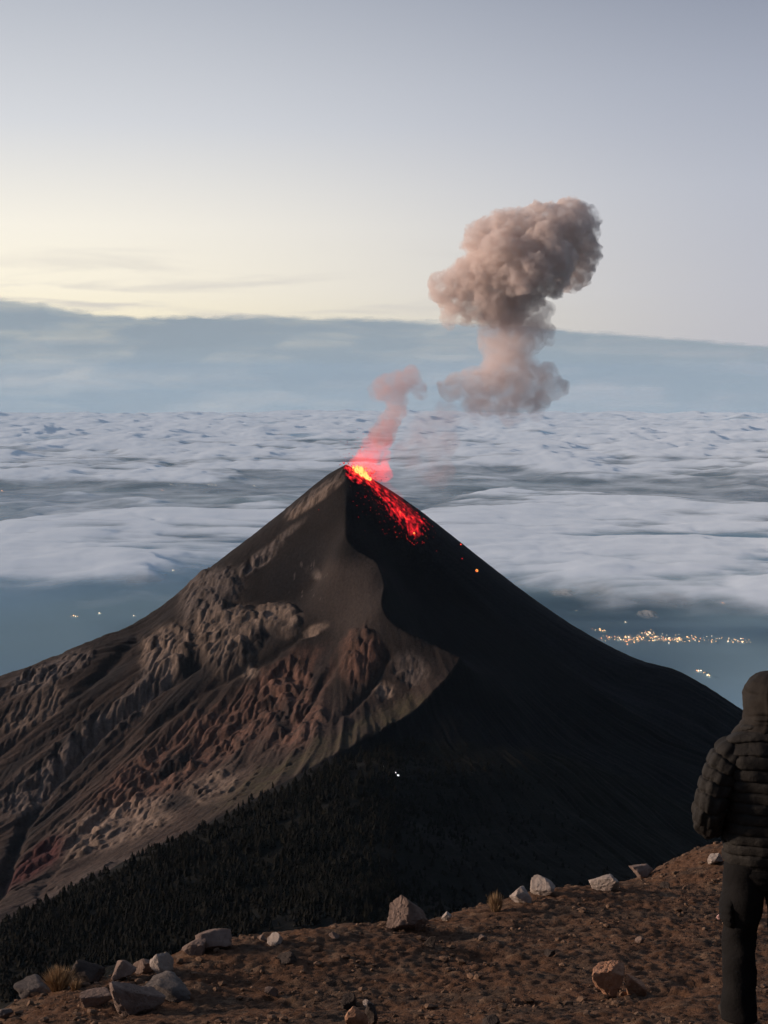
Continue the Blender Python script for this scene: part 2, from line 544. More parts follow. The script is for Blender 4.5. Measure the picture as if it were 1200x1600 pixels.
def erode(Z, mask, n=26000, batches=4, steps=70):
    """rain drops run down the flank, cut channels and drop what they carry"""
    x0, x1 = np.searchsorted(gx, -775), np.searchsorted(gx, 300)
    y0, y1 = np.searchsorted(gy, 2150), np.searchsorted(gy, 3065)
    H = Z[y0:y1, x0:x1].copy(); H0 = H.copy(); M = mask[y0:y1, x0:x1]
    ny, nx = H.shape
    cand = np.argwhere(M > 0.4)
    rs = np.random.default_rng(5)
    for b in range(batches):
        c = cand[rs.integers(0, len(cand), n)]
        py = c[:, 0] + rs.uniform(0, 1, n); px = c[:, 1] + rs.uniform(0, 1, n)
        dx = np.zeros(n); dy = np.zeros(n); vel = np.ones(n); sed = np.zeros(n); w = np.ones(n)
        for k in range(steps):
            ix = np.clip(px.astype(int), 0, nx - 2); iy = np.clip(py.astype(int), 0, ny - 2)
            fx = np.clip(px - ix, 0, 1); fy = np.clip(py - iy, 0, 1)
            a_, b_, c_, d_ = H[iy, ix], H[iy, ix + 1], H[iy + 1, ix], H[iy + 1, ix + 1]
            gxx = (b_ - a_) * (1 - fy) + (d_ - c_) * fy
            gyy = (c_ - a_) * (1 - fx) + (d_ - b_) * fx
            h = (a_ * (1 - fx) + b_ * fx) * (1 - fy) + (c_ * (1 - fx) + d_ * fx) * fy
            dx = dx * 0.25 - gxx * 0.75; dy = dy * 0.25 - gyy * 0.75
            l = np.hypot(dx, dy) + 1e-6; dx /= l; dy /= l
            npx, npy = np.clip(px + dx, 0, nx - 2.01), np.clip(py + dy, 0, ny - 2.01)
            jx = npx.astype(int); jy = npy.astype(int); ex = npx - jx; ey = npy - jy
            h2 = (H[jy, jx] * (1 - ex) + H[jy, jx + 1] * ex) * (1 - ey) + (H[jy + 1, jx] * (1 - ex) + H[jy + 1, jx + 1] * ex) * ey
            dh = h2 - h
            cap = np.maximum(-dh, 0.02) * vel * w * 0.55
            over = sed - cap
            q = np.where(dh > 0, np.minimum(sed, dh), np.where(over > 0, over * 0.12, np.maximum(over * 0.14, dh * 0.5)))
            q = np.clip(q, -0.10, 0.10)
            sed = sed - q
            for (oy, ox, ww) in ((iy, ix, (1 - fx) * (1 - fy)), (iy, ix + 1, fx * (1 - fy)), (iy + 1, ix, (1 - fx) * fy), (iy + 1, ix + 1, fx * fy)):
                np.add.at(H, (oy, ox), q * ww)
            vel = np.sqrt(np.maximum(0.05, vel * vel * 0.9 - dh * 0.6)); vel = np.minimum(vel, 3.0)
            w *= 0.985
            px, py = npx, npy
        D = H - H0
        P_ = np.pad(D, 1, mode='edge')
        B_ = (P_[:-2, 1:-1] + P_[2:, 1:-1] + P_[1:-1, :-2] + P_[1:-1, 2:]) / 4
        D = np.clip(D * 0.8 + B_ * 0.2, -5.5, 3.5)
        H = H0 + D * np.clip(M * 1.2, 0, 1)
    Z = Z.copy(); Z[y0:y1, x0:x1] = H
    return Z, H - H0


Zt, cut = erode(Zt, flank * np.clip(0.25 + rock + 0.5 * smooth(1060, 1160, V) + 0.5 * fbm(GX / 120, GY / 120, 2, seed=75), 0, 1))
print('erosion', cut.min(), cut.max())

ash = np.array([0.026, 0.0212, 0.0195])
C = np.ones(GX.shape + (3,)) * ash
C = C * (0.85 + 0.35 * fbm(GX / 60, GY / 60, 4, seed=91))[..., None]


def lay(mask, col):
    global C
    m = np.clip(mask, 0, 1)[..., None]
    C = C * (1 - m) + np.array(col) * m


lay(1 - leftside, (0.0058, 0.0056, 0.0062))  # shade right of the crest painted in as a darker albedo
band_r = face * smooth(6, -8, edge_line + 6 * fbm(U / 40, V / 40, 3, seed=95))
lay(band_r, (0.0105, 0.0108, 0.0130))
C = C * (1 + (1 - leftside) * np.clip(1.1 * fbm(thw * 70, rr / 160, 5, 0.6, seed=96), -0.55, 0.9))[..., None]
streak = np.clip(0.35 + 0.9 * fbm(thw * 60, rr / 110, 5, 0.65, seed=97), 0, 1)
mott = 0.30 + 1.5 * fbm(across / 22 + jit, rr / 34, 6, 0.68, seed=101)
low_left = flank * smooth(950, 1150, V)
lay(low_left * (0.15 + 0.8 * streak), (0.105, 0.074, 0.060))
lay(leftside * smooth(860, 900, V) * smooth(1040, 960, V) * smooth(90, 10, np.abs(U - ridge_u + 50)), (0.052, 0.041, 0.036))
lay(rock_red * leftside * np.clip(0.25 + 0.8 * mott, 0, 1), (0.205, 0.112, 0.082))
lay(rock_grey * leftside * np.clip(0.3 + 0.8 * mott, 0, 1), (0.190, 0.155, 0.135))
lay(rock_tan * leftside * np.clip(0.35 + 0.8 * mott, 0, 1), (0.310, 0.232, 0.178))
lay(dark_red * leftside, (0.085, 0.036, 0.034))
# tongues of dark scree between the outcrops, and a cliff's black shadow painted in
for q in ((150, 1075, 75, 18, -36), (285, 1085, 75, 16, -40), (400, 1010, 60, 12, -35), (60, 1290, 90, 13, -42), (300, 1045, 30, 20, -40),
          (440, 1125, 16, 30, 15), (470, 880, 60, 30, -40), (500, 1050, 14, 40, 20), (35, 1190, 90, 10, -42), (210, 1115, 120, 7, -42),
          (120, 1210, 130, 7, -42), (90, 1175, 110, 6, -42), (270, 1200, 40, 12, -30), (280, 1260, 30, 14, -20)):
    lay(blob(*q) * leftside * 0.85, (0.026, 0.023, 0.023))
lay(olive * np.clip(0.3 + 0.6 * mott, 0, 1), (0.070, 0.062, 0.034))
lay(forest, (0.006, 0.006, 0.004))
# small pale snow-like ash patches high on the flank
pale = (fbm(across / 9, rr / 22, 4, seed=111) > 0.36) * smooth(0.45, 0.9, blob(485, 910, 40, 40))
lay(pale * 0.6, (0.15, 0.13, 0.12))
lay(blob(505, 765, 70, 9, -36) * np.clip(mott, 0, 1) * smooth(545, 530, U), (0.19, 0.155, 0.135))
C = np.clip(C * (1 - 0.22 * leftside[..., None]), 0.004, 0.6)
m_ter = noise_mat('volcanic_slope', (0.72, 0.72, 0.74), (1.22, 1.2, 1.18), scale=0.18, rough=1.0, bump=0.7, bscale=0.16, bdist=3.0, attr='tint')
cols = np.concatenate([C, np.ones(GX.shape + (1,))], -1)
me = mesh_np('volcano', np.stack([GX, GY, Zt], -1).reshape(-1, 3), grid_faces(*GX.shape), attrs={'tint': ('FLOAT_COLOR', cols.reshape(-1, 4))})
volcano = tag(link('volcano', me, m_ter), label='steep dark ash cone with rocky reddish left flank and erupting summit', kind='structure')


def bilin(x, y, Zg, ax, ay):
    i = np.clip(np.searchsorted(ax, x) - 1, 0, len(ax) - 2)
    j = np.clip(np.searchsorted(ay, y) - 1, 0, len(ay) - 2)
    fx = np.clip((x - ax[i]) / (ax[i + 1] - ax[i]), 0, 1); fy = np.clip((y - ay[j]) / (ay[j + 1] - ay[j]), 0, 1)
    return (Zg[j, i] * (1 - fx) + Zg[j, i + 1] * fx) * (1 - fy) + (Zg[j + 1, i] * (1 - fx) + Zg[j + 1, i + 1] * fx) * fy


def terrain_z(x, y):
    return bilin(np.asarray(x, float), np.asarray(y, float), Zt, gx, gy)


def hit_terrain(u, v, d0=1500, d1=3200):
    d = np.arange(d0, d1, 2.0)
    p = np.array([P(u, v, 1.0)])[0]
    g = terrain_z(p[0] * d, d) - p[2] * d
    k = int(np.argmax(g >= 0)) if (g >= 0).any() else int(np.argmax(g))
    return Vector((p[0] * d[k], d[k], float(terrain_z(p[0] * d[k], d[k]))))


# ------------------------------------------------------------------ foreground ridge
fp = []


def fpix(*ps):
    for (u, v, d) in ps:
        fp.append(tuple(P(u, v, d)))


CREST = [(-150, 1640, 7.0), (0, 1594, 7.5), (60, 1556, 8.0), (180, 1527, 8.4), (300, 1487, 9.0), (430, 1472, 9.6), (600, 1456, 10.2), (700, 1434, 10.8),
         (800, 1410, 11.4), (920, 1389, 12.0), (1050, 1352, 13.0), (1130, 1350, 13.3), (1200, 1352, 13.5), (1320, 1362, 13.6), (1500, 1380, 13.7)]
fpix(*CREST)
fpix((300, 1600, 6.9), (600, 1600, 6.8), (900, 1600, 6.7), (1200, 1600, 6.75), (600, 1530, 8.2), (900, 1500, 8.7), (900, 1440, 10.0), (1100, 1450, 9.7),
     (1100, 1400, 11.2), (400, 1540, 8.0), (200, 1572, 7.5), (1000, 1380, 11.9), (1300, 1470, 9.6))
for (u, v, d) in CREST:         # beyond the crest the slope drops away steeply
    q = P(u, v, d)
    k = 1 + 2.2 / d
    fp.append((q.x * k, q.y * k, q.z - 2.3))
    k = 1 + 7 / d
    fp.append((q.x * k, q.y * k, q.z - 7.6))
fp += [(0, 0, -1.65), (-3, 0, -1.8), (3, 0, -1.55), (0, 3, -2.1), (-3, 3, -2.5), (3, 3, -2.1), (0, -3, -1.3), (-4, -3, -1.5), (4, -3, -1.3)]
ftps = TPS(fp, 4.0, 1e-4)
fx_ = axis(-3.0, 4.1, 0.020, -11, 12, 1.10)
fy_ = axis(6.3, 13.7, 0.022, -5, 24, 1.10)
FX, FY = np.meshgrid(fx_, fy_)
coarse_x, coarse_y = np.linspace(-14, 15, 117), np.linspace(-8, 28, 145)
CX, CY = np.meshgrid(coarse_x, coarse_y)
CZ = ftps(CX, CY)
FZ = bilin(FX, FY, CZ, coarse_x, coarse_y)
FZ0 = FZ.copy()
FZ = FZ + 0.05 * fbm(FX / 0.9, FY / 0.9, 4, seed=201) + 0.013 * ridged(FX / 0.30, FY / 0.24, 4, 0.6, seed=205) + 0.022 * fbm(FX / 0.05, FY / 0.05, 2, 0.7, seed=209)
clod = fbm(FX / 0.16, FY / 0.16, 3, seed=215)
FZ = FZ + 0.012 * smooth(0.25, 0.5, clod)
# shallow hollows and footprints
for (u, v, d, r, h) in ((1050, 1545, 7.75, 0.16, 0.07), (1085, 1520, 8.1, 0.12, 0.05), (760, 1500, 8.7, 0.15, 0.05), (600, 1560, 7.5, 0.15, 0.05), (450, 1560, 7.6, 0.2, 0.06),
                        (830, 1560, 7.5, 0.12, 0.05), (700, 1480, 9.3, 0.2, 0.06), (1020, 1460, 9.5, 0.15, 0.05)):
    q = P(u, v, d)
    FZ -= h * np.exp(-(((FX - q.x) / r) ** 2 + ((FY - q.y) / (r * 0.8)) ** 2))
hue = fbm(FX / 0.5, FY / 0.5, 4, seed=221)
FC = np.ones(FX.shape + (3,)) * np.array([0.158, 0.085, 0.049])
t = np.clip(smooth(-0.1, 0.35, hue), 0, 1)[..., None]
FC = FC * (1 - t) + np.array([0.112, 0.072, 0.048]) * t
t = np.clip(smooth(0.12, 0.4, fbm(FX / 0.21, FY / 0.21, 4, 0.6, seed=225)), 0, 1)[..., None]
FC = FC * (1 - t) + np.array([0.225, 0.143, 0.090]) * t
t = np.clip(smooth(0.18, 0.4, fbm(FX / 0.12, FY / 0.09, 4, 0.6, seed=229)), 0, 1)[..., None]
FC = FC * 0.86
FC = FC * (1 - 0.85 * t) + np.array([0.030, 0.021, 0.017]) * 0.85 * t
m_soil = noise_mat('cinder_soil', (0.55, 0.55, 0.57), (1.4, 1.36, 1.3), scale=26, rough=1.0, bump=1.0, bscale=80, bdist=0.025, attr='tint')
me = mesh_np('ground', np.stack([FX, FY, FZ], -1).reshape(-1, 3), grid_faces(*FX.shape),
             attrs={'tint': ('FLOAT_COLOR', np.concatenate([FC, np.ones(FX.shape + (1,))], -1).reshape(-1, 4))})
ground = tag(link('ground', me, m_soil), label='brown cinder ground of the near ridge', kind='structure')


def ground_z(x, y):
    return bilin(np.asarray(x, float), np.asarray(y, float), FZ, fx_, fy_)


def hit_ground(u, v):
    d = np.arange(5.5, 15.0, 0.02)
    p = P(u, v, 1.0)
    g = ground_z(p.x * d, d) - p.z * d
    k = int(np.argmax(g >= 0)) if (g >= 0).any() else int(np.argmax(g))
    return Vector((p.x * d[k], d[k], float(ground_z(p.x * d[k], d[k]))))


# the mountainside that links the near ridge with the saddle (hidden below the crest from here)
sx = axis(-60, 60, 6, -1800, 1800, 1.25)
sy = axis(20, 60, 4, 20, 860, 1.2)
SX, SY = np.meshgrid(sx, sy)
side = -6.5 - 0.80 * (SY - 16) - 0.10 * np.abs(SX)
SZ = np.maximum(side, -720 + 8 * fbm(SX / 100, SY / 100, 3, seed=5)) + 3.0 * fbm(SX / 60, SY / 60, 4, seed=6) * smooth(20, 80, SY)
m_side = noise_mat('mountainside', (0.055, 0.038, 0.028), (0.10, 0.066, 0.046), scale=0.2, rough=1.0, bump=0.6, bscale=0.3, bdist=1.0)
me = mesh_np('mountainside', np.stack([SX, SY, SZ], -1).reshape(-1, 3), grid_faces(*SX.shape))
tag(link('mountainside', me, m_side), kind='structure')


# ------------------------------------------------------------------ sea of clouds
def cloud_mat(name, col=(0.88, 0.89, 0.91), soft=(0.04, 0.5), nscale=0.0011, opacity=1.0, wisp=0.55, through=0.25, up=0.5, sheen=0.0):
    """cloud top: light scattered many times inside evens out the shading, so the normal leans towards the zenith"""
    m, nt, out = new_mat(name)
    N, L = nt.nodes.new, nt.links.new
    d = N('ShaderNodeBsdfDiffuse'); d.inputs[0].default_value = (*col, 1); d.inputs[1].default_value = 1.0
    tl = N('ShaderNodeBsdfTranslucent'); tl.inputs[0].default_value = (*col, 1)
    if up > 0:
        gm = N('ShaderNodeNewGeometry')
        va = N('ShaderNodeVectorMath'); va.operation = 'MULTIPLY_ADD'
        va.inputs[1].default_value = (1 - up, 1 - up, 1 - up); va.inputs[2].default_value = (0, 0, up)
        L(gm.outputs['Normal'], va.inputs[0])
        vn = N('ShaderNodeVectorMath'); vn.operation = 'NORMALIZE'
        L(va.outputs[0], vn.inputs[0]); L(vn.outputs[0], d.inputs['Normal'])
    ms = N('ShaderNodeMixShader'); ms.inputs[0].default_value = through
    L(d.outputs[0], ms.inputs[1]); L(tl.outputs[0], ms.inputs[2])
    if sheen > 0:       # droplets throw light on forwards at a grazing angle
        gl = N('ShaderNodeBsdfGlossy'); gl.inputs['Roughness'].default_value = 0.80; gl.inputs[0].default_value = (*col, 1)
        if up > 0: L(vn.outputs[0], gl.inputs['Normal'])
        m9 = N('ShaderNodeMixShader'); m9.inputs[0].default_value = sheen
        L(ms.outputs[0], m9.inputs[1]); L(gl.outputs[0], m9.inputs[2])
        ms = m9
    tr = N('ShaderNodeBsdfTransparent')
    at = N('ShaderNodeAttribute'); at.attribute_name = 'cover'
    tc = N('ShaderNodeTexCoord')
    ns = N('ShaderNodeTexNoise'); ns.inputs['Scale'].default_value = nscale; ns.inputs['Detail'].default_value = 6
    ns.inputs['Roughness'].default_value = 0.6
    L(tc.outputs['Object'], ns.inputs['Vector'])
    a = N('ShaderNodeMath'); a.operation = 'MULTIPLY_ADD'; a.inputs[1].default_value = wisp; a.inputs[2].default_value = -wisp * 0.5
    L(ns.outputs[0], a.inputs[0])
    b = N('ShaderNodeMath'); b.operation = 'ADD'
    L(a.outputs[0], b.inputs[0]); L(at.outputs['Fac'], b.inputs[1])
    mr = N('ShaderNodeMapRange'); mr.interpolation_type = 'SMOOTHSTEP'
    mr.inputs['From Min'].default_value = soft[0]; mr.inputs['From Max'].default_value = soft[1]
    mr.inputs['To Max'].default_value = opacity
    L(b.outputs[0], mr.inputs['Value'])
    mx = N('ShaderNodeMixShader')
    L(mr.outputs[0], mx.inputs[0]); L(tr.outputs[0], mx.inputs[1]); L(ms.outputs[0], mx.inputs[2])
    L(mx.outputs[0], out.inputs['Surface'])
    return m


m_cloud = cloud_mat('cloud_top', col=(0.87, 0.955, 1.0), soft=(0.06, 0.66), nscale=0.0011, wisp=0.6, through=0.08, up=0.54, sheen=0.56)
DECK = -1900.0
na, nd = 600, 620
ca = np.linspace(R(-23), R(23), na)
cd = np.concatenate([np.geomspace(8500, 63000, nd)])
CA, CD = np.meshgrid(ca, cd)
DX, DY = CD * np.sin(CA), CD * np.cos(CA)
UU, VV = UV(DX, DY, np.full_like(DX, DECK + 120))
wx = DX / 1000; wy = DY / 1000
warp = fbm(wx / 5.5, wy / 7.5, 5, 0.55, seed=301)
warp2 = fbm(wx / 1.6, wy / 2.2, 4, 0.55, seed=305)
Vw = VV + (warp * 26 + warp2 * 9) * np.clip((VV - 640) / 120, 0.15, 1.25)


def band(top, bot, ft, fb):
    """cover between two lines of the view, each given as (column, row) pairs"""
    a = np.interp(UU, [q[0] for q in top], [q[1] for q in top])
    b = np.interp(UU, [q[0] for q in bot], [q[1] for q in bot])
    return smooth(a - ft, a + ft, Vw) * (1 - smooth(b - fb, b + fb, Vw))


far_deck = 1 - smooth(-13, 11, Vw - np.interp(UU, [-400, 0, 150, 330, 420, 540, 640, 800, 900, 1200, 1600], [744, 742, 738, 752, 742, 738, 742, 734, 742, 758, 770]))
near_l = band([(-400, 822), (0, 818), (140, 808), (300, 793), (420, 776), (640, 800)], [(-400, 908), (0, 896), (150, 892), (230, 900), (300, 886), (420, 865), (600, 825)], 14, 30)
near_r = band([(560, 850), (640, 788), (720, 764), (800, 752), (900, 762), (1000, 774), (1200, 784), (1600, 790)],
              [(560, 855), (690, 862), (800, 880), (880, 898), (960, 918), (1200, 934), (1600, 934)], 12, 26)
near_r *= smooth(540, 680, UU); near_l *= smooth(620, 500, UU)
cover = np.maximum.reduce([far_deck, near_l, near_r])
for (u, v, ru, rv, s) in ((215, 784, 70, 7, 0.75), (115, 771, 34, 5, 0.65), (30, 790, 60, 8, 0.5), (400, 770, 60, 6, 0.6), (60, 802, 50, 6, 0.5), (620, 770, 70, 12, 0.45), (740, 748, 90, 10, 0.55), (330, 795, 60, 6, 0.6)):
    cover = np.maximum(cover, s * np.exp(-(((UU - u) / ru) ** 2 + ((Vw - v) / rv) ** 2)))
hill = fbm(wx / 4.2, wy / 5.5, 3, 0.5, seed=311)
thick = fbm(wx / 3.4 + 0.8 * warp, wy / 1.9, 5, 0.6, seed=341)
def puffs_(x, y, octv, gain, seed):
    """rounded tops parted by creases"""
    r_ = 0; a_ = 1.0; t_ = 0
    for k in range(octv):
        r_ = r_ + a_ * np.abs(noise2(x + 3.7 * k, y + 1.9 * k, seed + k)); t_ += a_; a_ *= gain; x = x * 2.1; y = y * 2.1
    return r_ / t_


nearf = smooth(40000, 15000, CD)
px_w, py_w = wx + 0.35 * warp2 + 0.5 * warp, wy + 0.5 * warp2
bil = puffs_(px_w / 2.3, py_w / 3.4, 3, 0.5, 315)
bil2 = puffs_(px_w / 0.7, py_w / 1.1, 2, 0.5, 321)
fluff = fbm(wx / 0.3, wy / 0.42, 3, 0.55, seed=325)
strip = fbm(wx / 2.6 + 0.5 * warp, wy / 1.1, 4, 0.55, seed=327)
DZ = DECK + 90 * cover + cover * (110 * hill + 265 * bil * (1 - 0.66 * nearf) + 55 * bil2 * (1 - 0.8 * nearf) + 8 * fluff + 60 * thick + 55 * nearf * strip)
# towers on the far right rim of the deck
tower = smooth(0.30, 0.65, fbm(wx / 6, wy / 12, 4, seed=331) + 0.22 * np.exp(-((UU - 1010) / 130) ** 2)) * smooth(30000, 48000, CD)
DZ += tower * (60 + 130 * smooth(0.0, 0.6, fbm(wx / 1.6, wy / 2.5, 3, seed=335) + 0.3))
cover_a = cover * (0.60 + 0.85 * thick + (0.12 + 0.75 * nearf) * strip + 0.6 * (bil - 0.25) + 0.10 * smooth(25000, 50000, CD))
veil_band = smooth(690, 735, VV) * smooth(835, 790, VV) * (0.29 + 0.16 * warp + 0.06 * warp2)  # thin cover added over the cloud gaps to brighten them like haze
veil_band = np.maximum(veil_band, smooth(800, 860, VV) * smooth(985, 900, VV) * (0.10 + 0.18 * warp + 0.05 * warp2))
cover_a = np.maximum(cover_a, np.clip(veil_band, 0, 1))
me = mesh_np('cloud_sea', np.stack([DX, DY, DZ], -1).reshape(-1, 3), grid_faces(*DX.shape), attrs={'cover': ('FLOAT', cover_a.ravel())})
tag(link('cloud_sea', me, m_cloud), label='broad sea of pale grey clouds spread below the mountains', cat='clouds', kind='stuff')

# small separate puffs near the town
m_puff = cloud_mat('cloud_puff', soft=(0.12, 1.05), nscale=0.0016, wisp=0.5, opacity=0.7, up=0.75, sheen=0.4)


def puff(u, v, w, h, alt, label, seed):
    c = P(u, v, 1.0); d = alt / c.z; c = c * d
    n = 46
    g = np.linspace(-1, 1, n)
    A, B = np.meshgrid(g, g)
    q = np.sqrt(A * A + B * B)
    sx_ = w / F * d; sy_ = sx_ * 2.1
    nn = fbm(A * 2.2 + seed, B * 2.2, 4, 0.6, seed=seed)
    cv = np.clip(1.1 - q + 0.55 * nn, 0, 1) * smooth(1.0, 0.8, q)
    z = 0.55 * h / F * d * smooth(0, 1, cv)
    top = np.stack([A * sx_, B * sy_, z], -1).reshape(-1, 3)
    me = mesh_np('small_cloud', top, grid_faces(n, n), attrs={'cover': ('FLOAT', cv.ravel())})
    o = link('small_cloud', me, m_puff); o.location = c
    tag(o, label, 'cloud', 'small clouds over the lowland')


puff(1048, 942, 42, 26, -2050, 'small rounded grey cloud floating just above the town lights', 1)
puff(1012, 962, 22, 12, -2150, 'smallest grey cloud scrap just above the middle of the town lights', 2)
puff(935, 922, 44, 14, -2100, 'thin grey cloud scrap beside the faint lights below the cloud edge', 3)
puff(880, 928, 26, 10, -2100, 'faint cloud scrap nearest the right slope of the cone', 4)
puff(225, 905, 44, 7, -2000, 'thin flat cloud streak under the left cloud bank', 5)

# mist lying over the lowland
m_mist = cloud_mat('valley_mist', col=(0.43, 0.69, 0.90), soft=(-0.1, 0.6), nscale=0.00012, opacity=0.95, wisp=0.3, sheen=0.16)
AA, RR = np.meshgrid(np.linspace(0, 2 * np.pi, 97), np.geomspace(6500, 92000, 30))
mx_, my_ = RR * np.sin(AA), RR * np.cos(AA) + 1500
me = mesh_np('valley_mist', np.stack([mx_, my_, np.full_like(mx_, -2860.0)], -1).reshape(-1, 3), grid_faces(*mx_.shape),
             attrs={'cover': ('FLOAT', np.full(mx_.size, 0.5))})
tag(link('valley_mist', me, m_mist), label='thin blue grey mist lying over the dark lowland', cat='mist', kind='stuff')

# the far bank of high cloud behind the sea of clouds
bu = np.linspace(-1100, 2300, 420)
top_v = np.interp(bu, [-1100, -300, -40, 0, 70, 90, 150, 215, 320, 420, 560, 700, 800, 1000, 1200, 1700, 2300],
                  [430, 452, 468, 470, 476, 483, 492, 500, 497, 495, 500, 506, 512, 528, 542, 560, 575])
top_v = top_v - 7 + 3.0 * fbm(bu / 60, bu * 0 + 2.2, 4, seed=401) * smooth(1000, 300, bu) + 1.5 * fbm(bu / 200, bu * 0 + 5.2, 3, seed=403)
prof_n = 110
verts = []
for k in range(prof_n):
    s = k / (prof_n - 1)
    row = []
    for i, u in enumerate(bu):
        dcrest = 152000.0
        base = P(u, 600, 118000.0)
        crest = P(u, top_v[i], dcrest)
        y = base.y + (crest.y - base.y) * s ** 1.15
        z0 = -3400.0
        zz = z0 + (crest.z - z0) * math.sin(s * math.pi / 2) ** 0.8
        x = (u - 600) / F * y / (CP + SP * (-(560 - 800) / F))
        row.append((x, y, zz))
    verts.append(row)
for s in (1, 2, 3):
    verts.append([(x * (1 + 0.05 * s), y * (1 + 0.05 * s), z - 900 * s ** 2) for (x, y, z) in verts[prof_n - 1]])
bv = np.array(verts)
lump = fbm(bv[..., 0] / 26000, bv[..., 2] / 5000, 3, seed=411)
lump[prof_n - 14:, :] *= 0.15
bv[..., 1] += 2600 * lump
bv[..., 2] += 60 * lump
m_bank = cloud_mat('high_cloud_bank', col=(0.77, 0.925, 1.0), soft=(0.0, 0.9), nscale=0.00004, wisp=0.16, through=0.85, up=0.3)  # blue of the hazy distance is put into the cloud colour
bu_, bvv_ = UV(bv[..., 0], bv[..., 1], bv[..., 2])
below = bvv_ - np.interp(bu_, bu, top_v)                      # how far under the skyline of the bank
ragged = 5 * fbm(bu_ / 34, bvv_ / 9, 5, 0.6, seed=423) + 3 * fbm(bu_ / 120, bvv_ / 30, 3, seed=425)
bank_cover = 0.80 + 0.55 * fbm(bu_ / 210 + 0.4 * fbm(bu_ / 90, bvv_ / 40, 3, seed=427), bvv_ / 38, 5, 0.58, seed=421) - 0.10 * smooth(60, 110, below)
bank_cover = np.clip(bank_cover, 0.42, 1.0) * smooth(-1, 11, below + ragged)
bank_cover[prof_n:, :] = 0
me = mesh_np('cloud_bank', bv.reshape(-1, 3), grid_faces(*bv.shape[:2]), attrs={'cover': ('FLOAT', bank_cover.ravel())})
tag(link('cloud_bank', me, m_bank), label='long flat blue grey cloud bank along the horizon', cat='clouds', kind='stuff')

# ------------------------------------------------------------------ forest on the saddle
m_crown = noise_mat('conifer_needles', (0.0024, 0.0024, 0.0016), (0.0098, 0.0088, 0.0048), scale=0.10, rough=1.0, bump=0)
m_trunk = noise_mat('conifer_bark', (0.03, 0.022, 0.016), (0.06, 0.045, 0.034), scale=1.0, rough=1.0, bump=0)


def crown_geo(rs, h=1.0):
    """jagged tiers of drooping boughs, unit height"""
    vs_, fs = [], []
    tiers = rs.integers(5, 7)
    lean = rs.normal(0, 0.03, 2)
    for k in range(tiers):
        s = k / (tiers - 1)
        z0 = 0.16 + 0.66 * s
        rad_ = (0.27 * (1 - s) ** 0.8 + 0.055) * rs.uniform(0.8, 1.2)
        n = 8
        off = rs.uniform(0, 6)
        b = len(vs_)
        tip = min(1.0, z0 + 0.30 - 0.06 * s)
        vs_.append((lean[0] * tip, lean[1] * tip, tip))
        for j in range(n):
            a = off + j * 2 * math.pi / n
            r_ = rad_ * (rs.uniform(0.85, 1.3) if j % 2 == 0 else rs.uniform(0.4, 0.62))
            vs_.append((lean[0] * z0 + r_ * math.cos(a), lean[1] * z0 + r_ * math.sin(a), z0 - (0.05 if j % 2 == 0 else -0.02) + rs.normal(0, 0.015)))
        for j in range(n):
            fs.append((b, b + 1 + j, b + 1 + (j + 1) % n))
    return np.array(vs_), np.array(fs)


def trunk_geo():
    n = 5
    vs_ = [(0.022 * math.cos(j * 2 * math.pi / n), 0.022 * math.sin(j * 2 * math.pi / n), -0.12) for j in range(n)] + \
          [(0.010 * math.cos(j * 2 * math.pi / n), 0.010 * math.sin(j * 2 * math.pi / n), 0.75) for j in range(n)]
    fs = []
    for j in range(n):
        k = (j + 1) % n
        fs += [(j, k, n + k), (j, n + k, n + j)]
    return np.array(vs_), np.array(fs)


variants = [crown_geo(rng) for _ in range(7)]
tg = trunk_geo()
crown_me = []
for vv, ff in variants:
    q = mesh_np('crown', vv, ff, False); q.materials.append(m_crown); crown_me.append(q)
trunk_me = mesh_np('trunk', *tg, False); trunk_me.materials.append(m_trunk)

n_c = 30000
tx = rng.uniform(-620, 330, n_c); ty = rng.uniform(1640, 2540, n_c)
tz = terrain_z(tx, ty)
tu, tv = UV(tx, ty, tz)
te = np.interp(tu, [-200, 0, 100, 200, 330, 430, 500, 560, 640, 700, 800, 1200], [1530, 1447, 1402, 1352, 1292, 1238, 1208, 1175, 1150, 1160, 1200, 1260])
dens = smooth(-10, 16, tv - te + 10 * fbm(tx / 60, ty / 60, 3, seed=501)) * np.where(tu > 560, np.interp(tu, [560, 640, 760, 900], [1, 0.5, 0.16, 0.03]), 1.0)
dens *= 0.25 + 0.75 * smooth(-0.35, 0.1, fbm(tx / 90, ty / 90, 3, seed=505))
keep = (rng.uniform(0, 1, n_c) < dens * 0.82) & (tu > -40) & (tu < 1150)
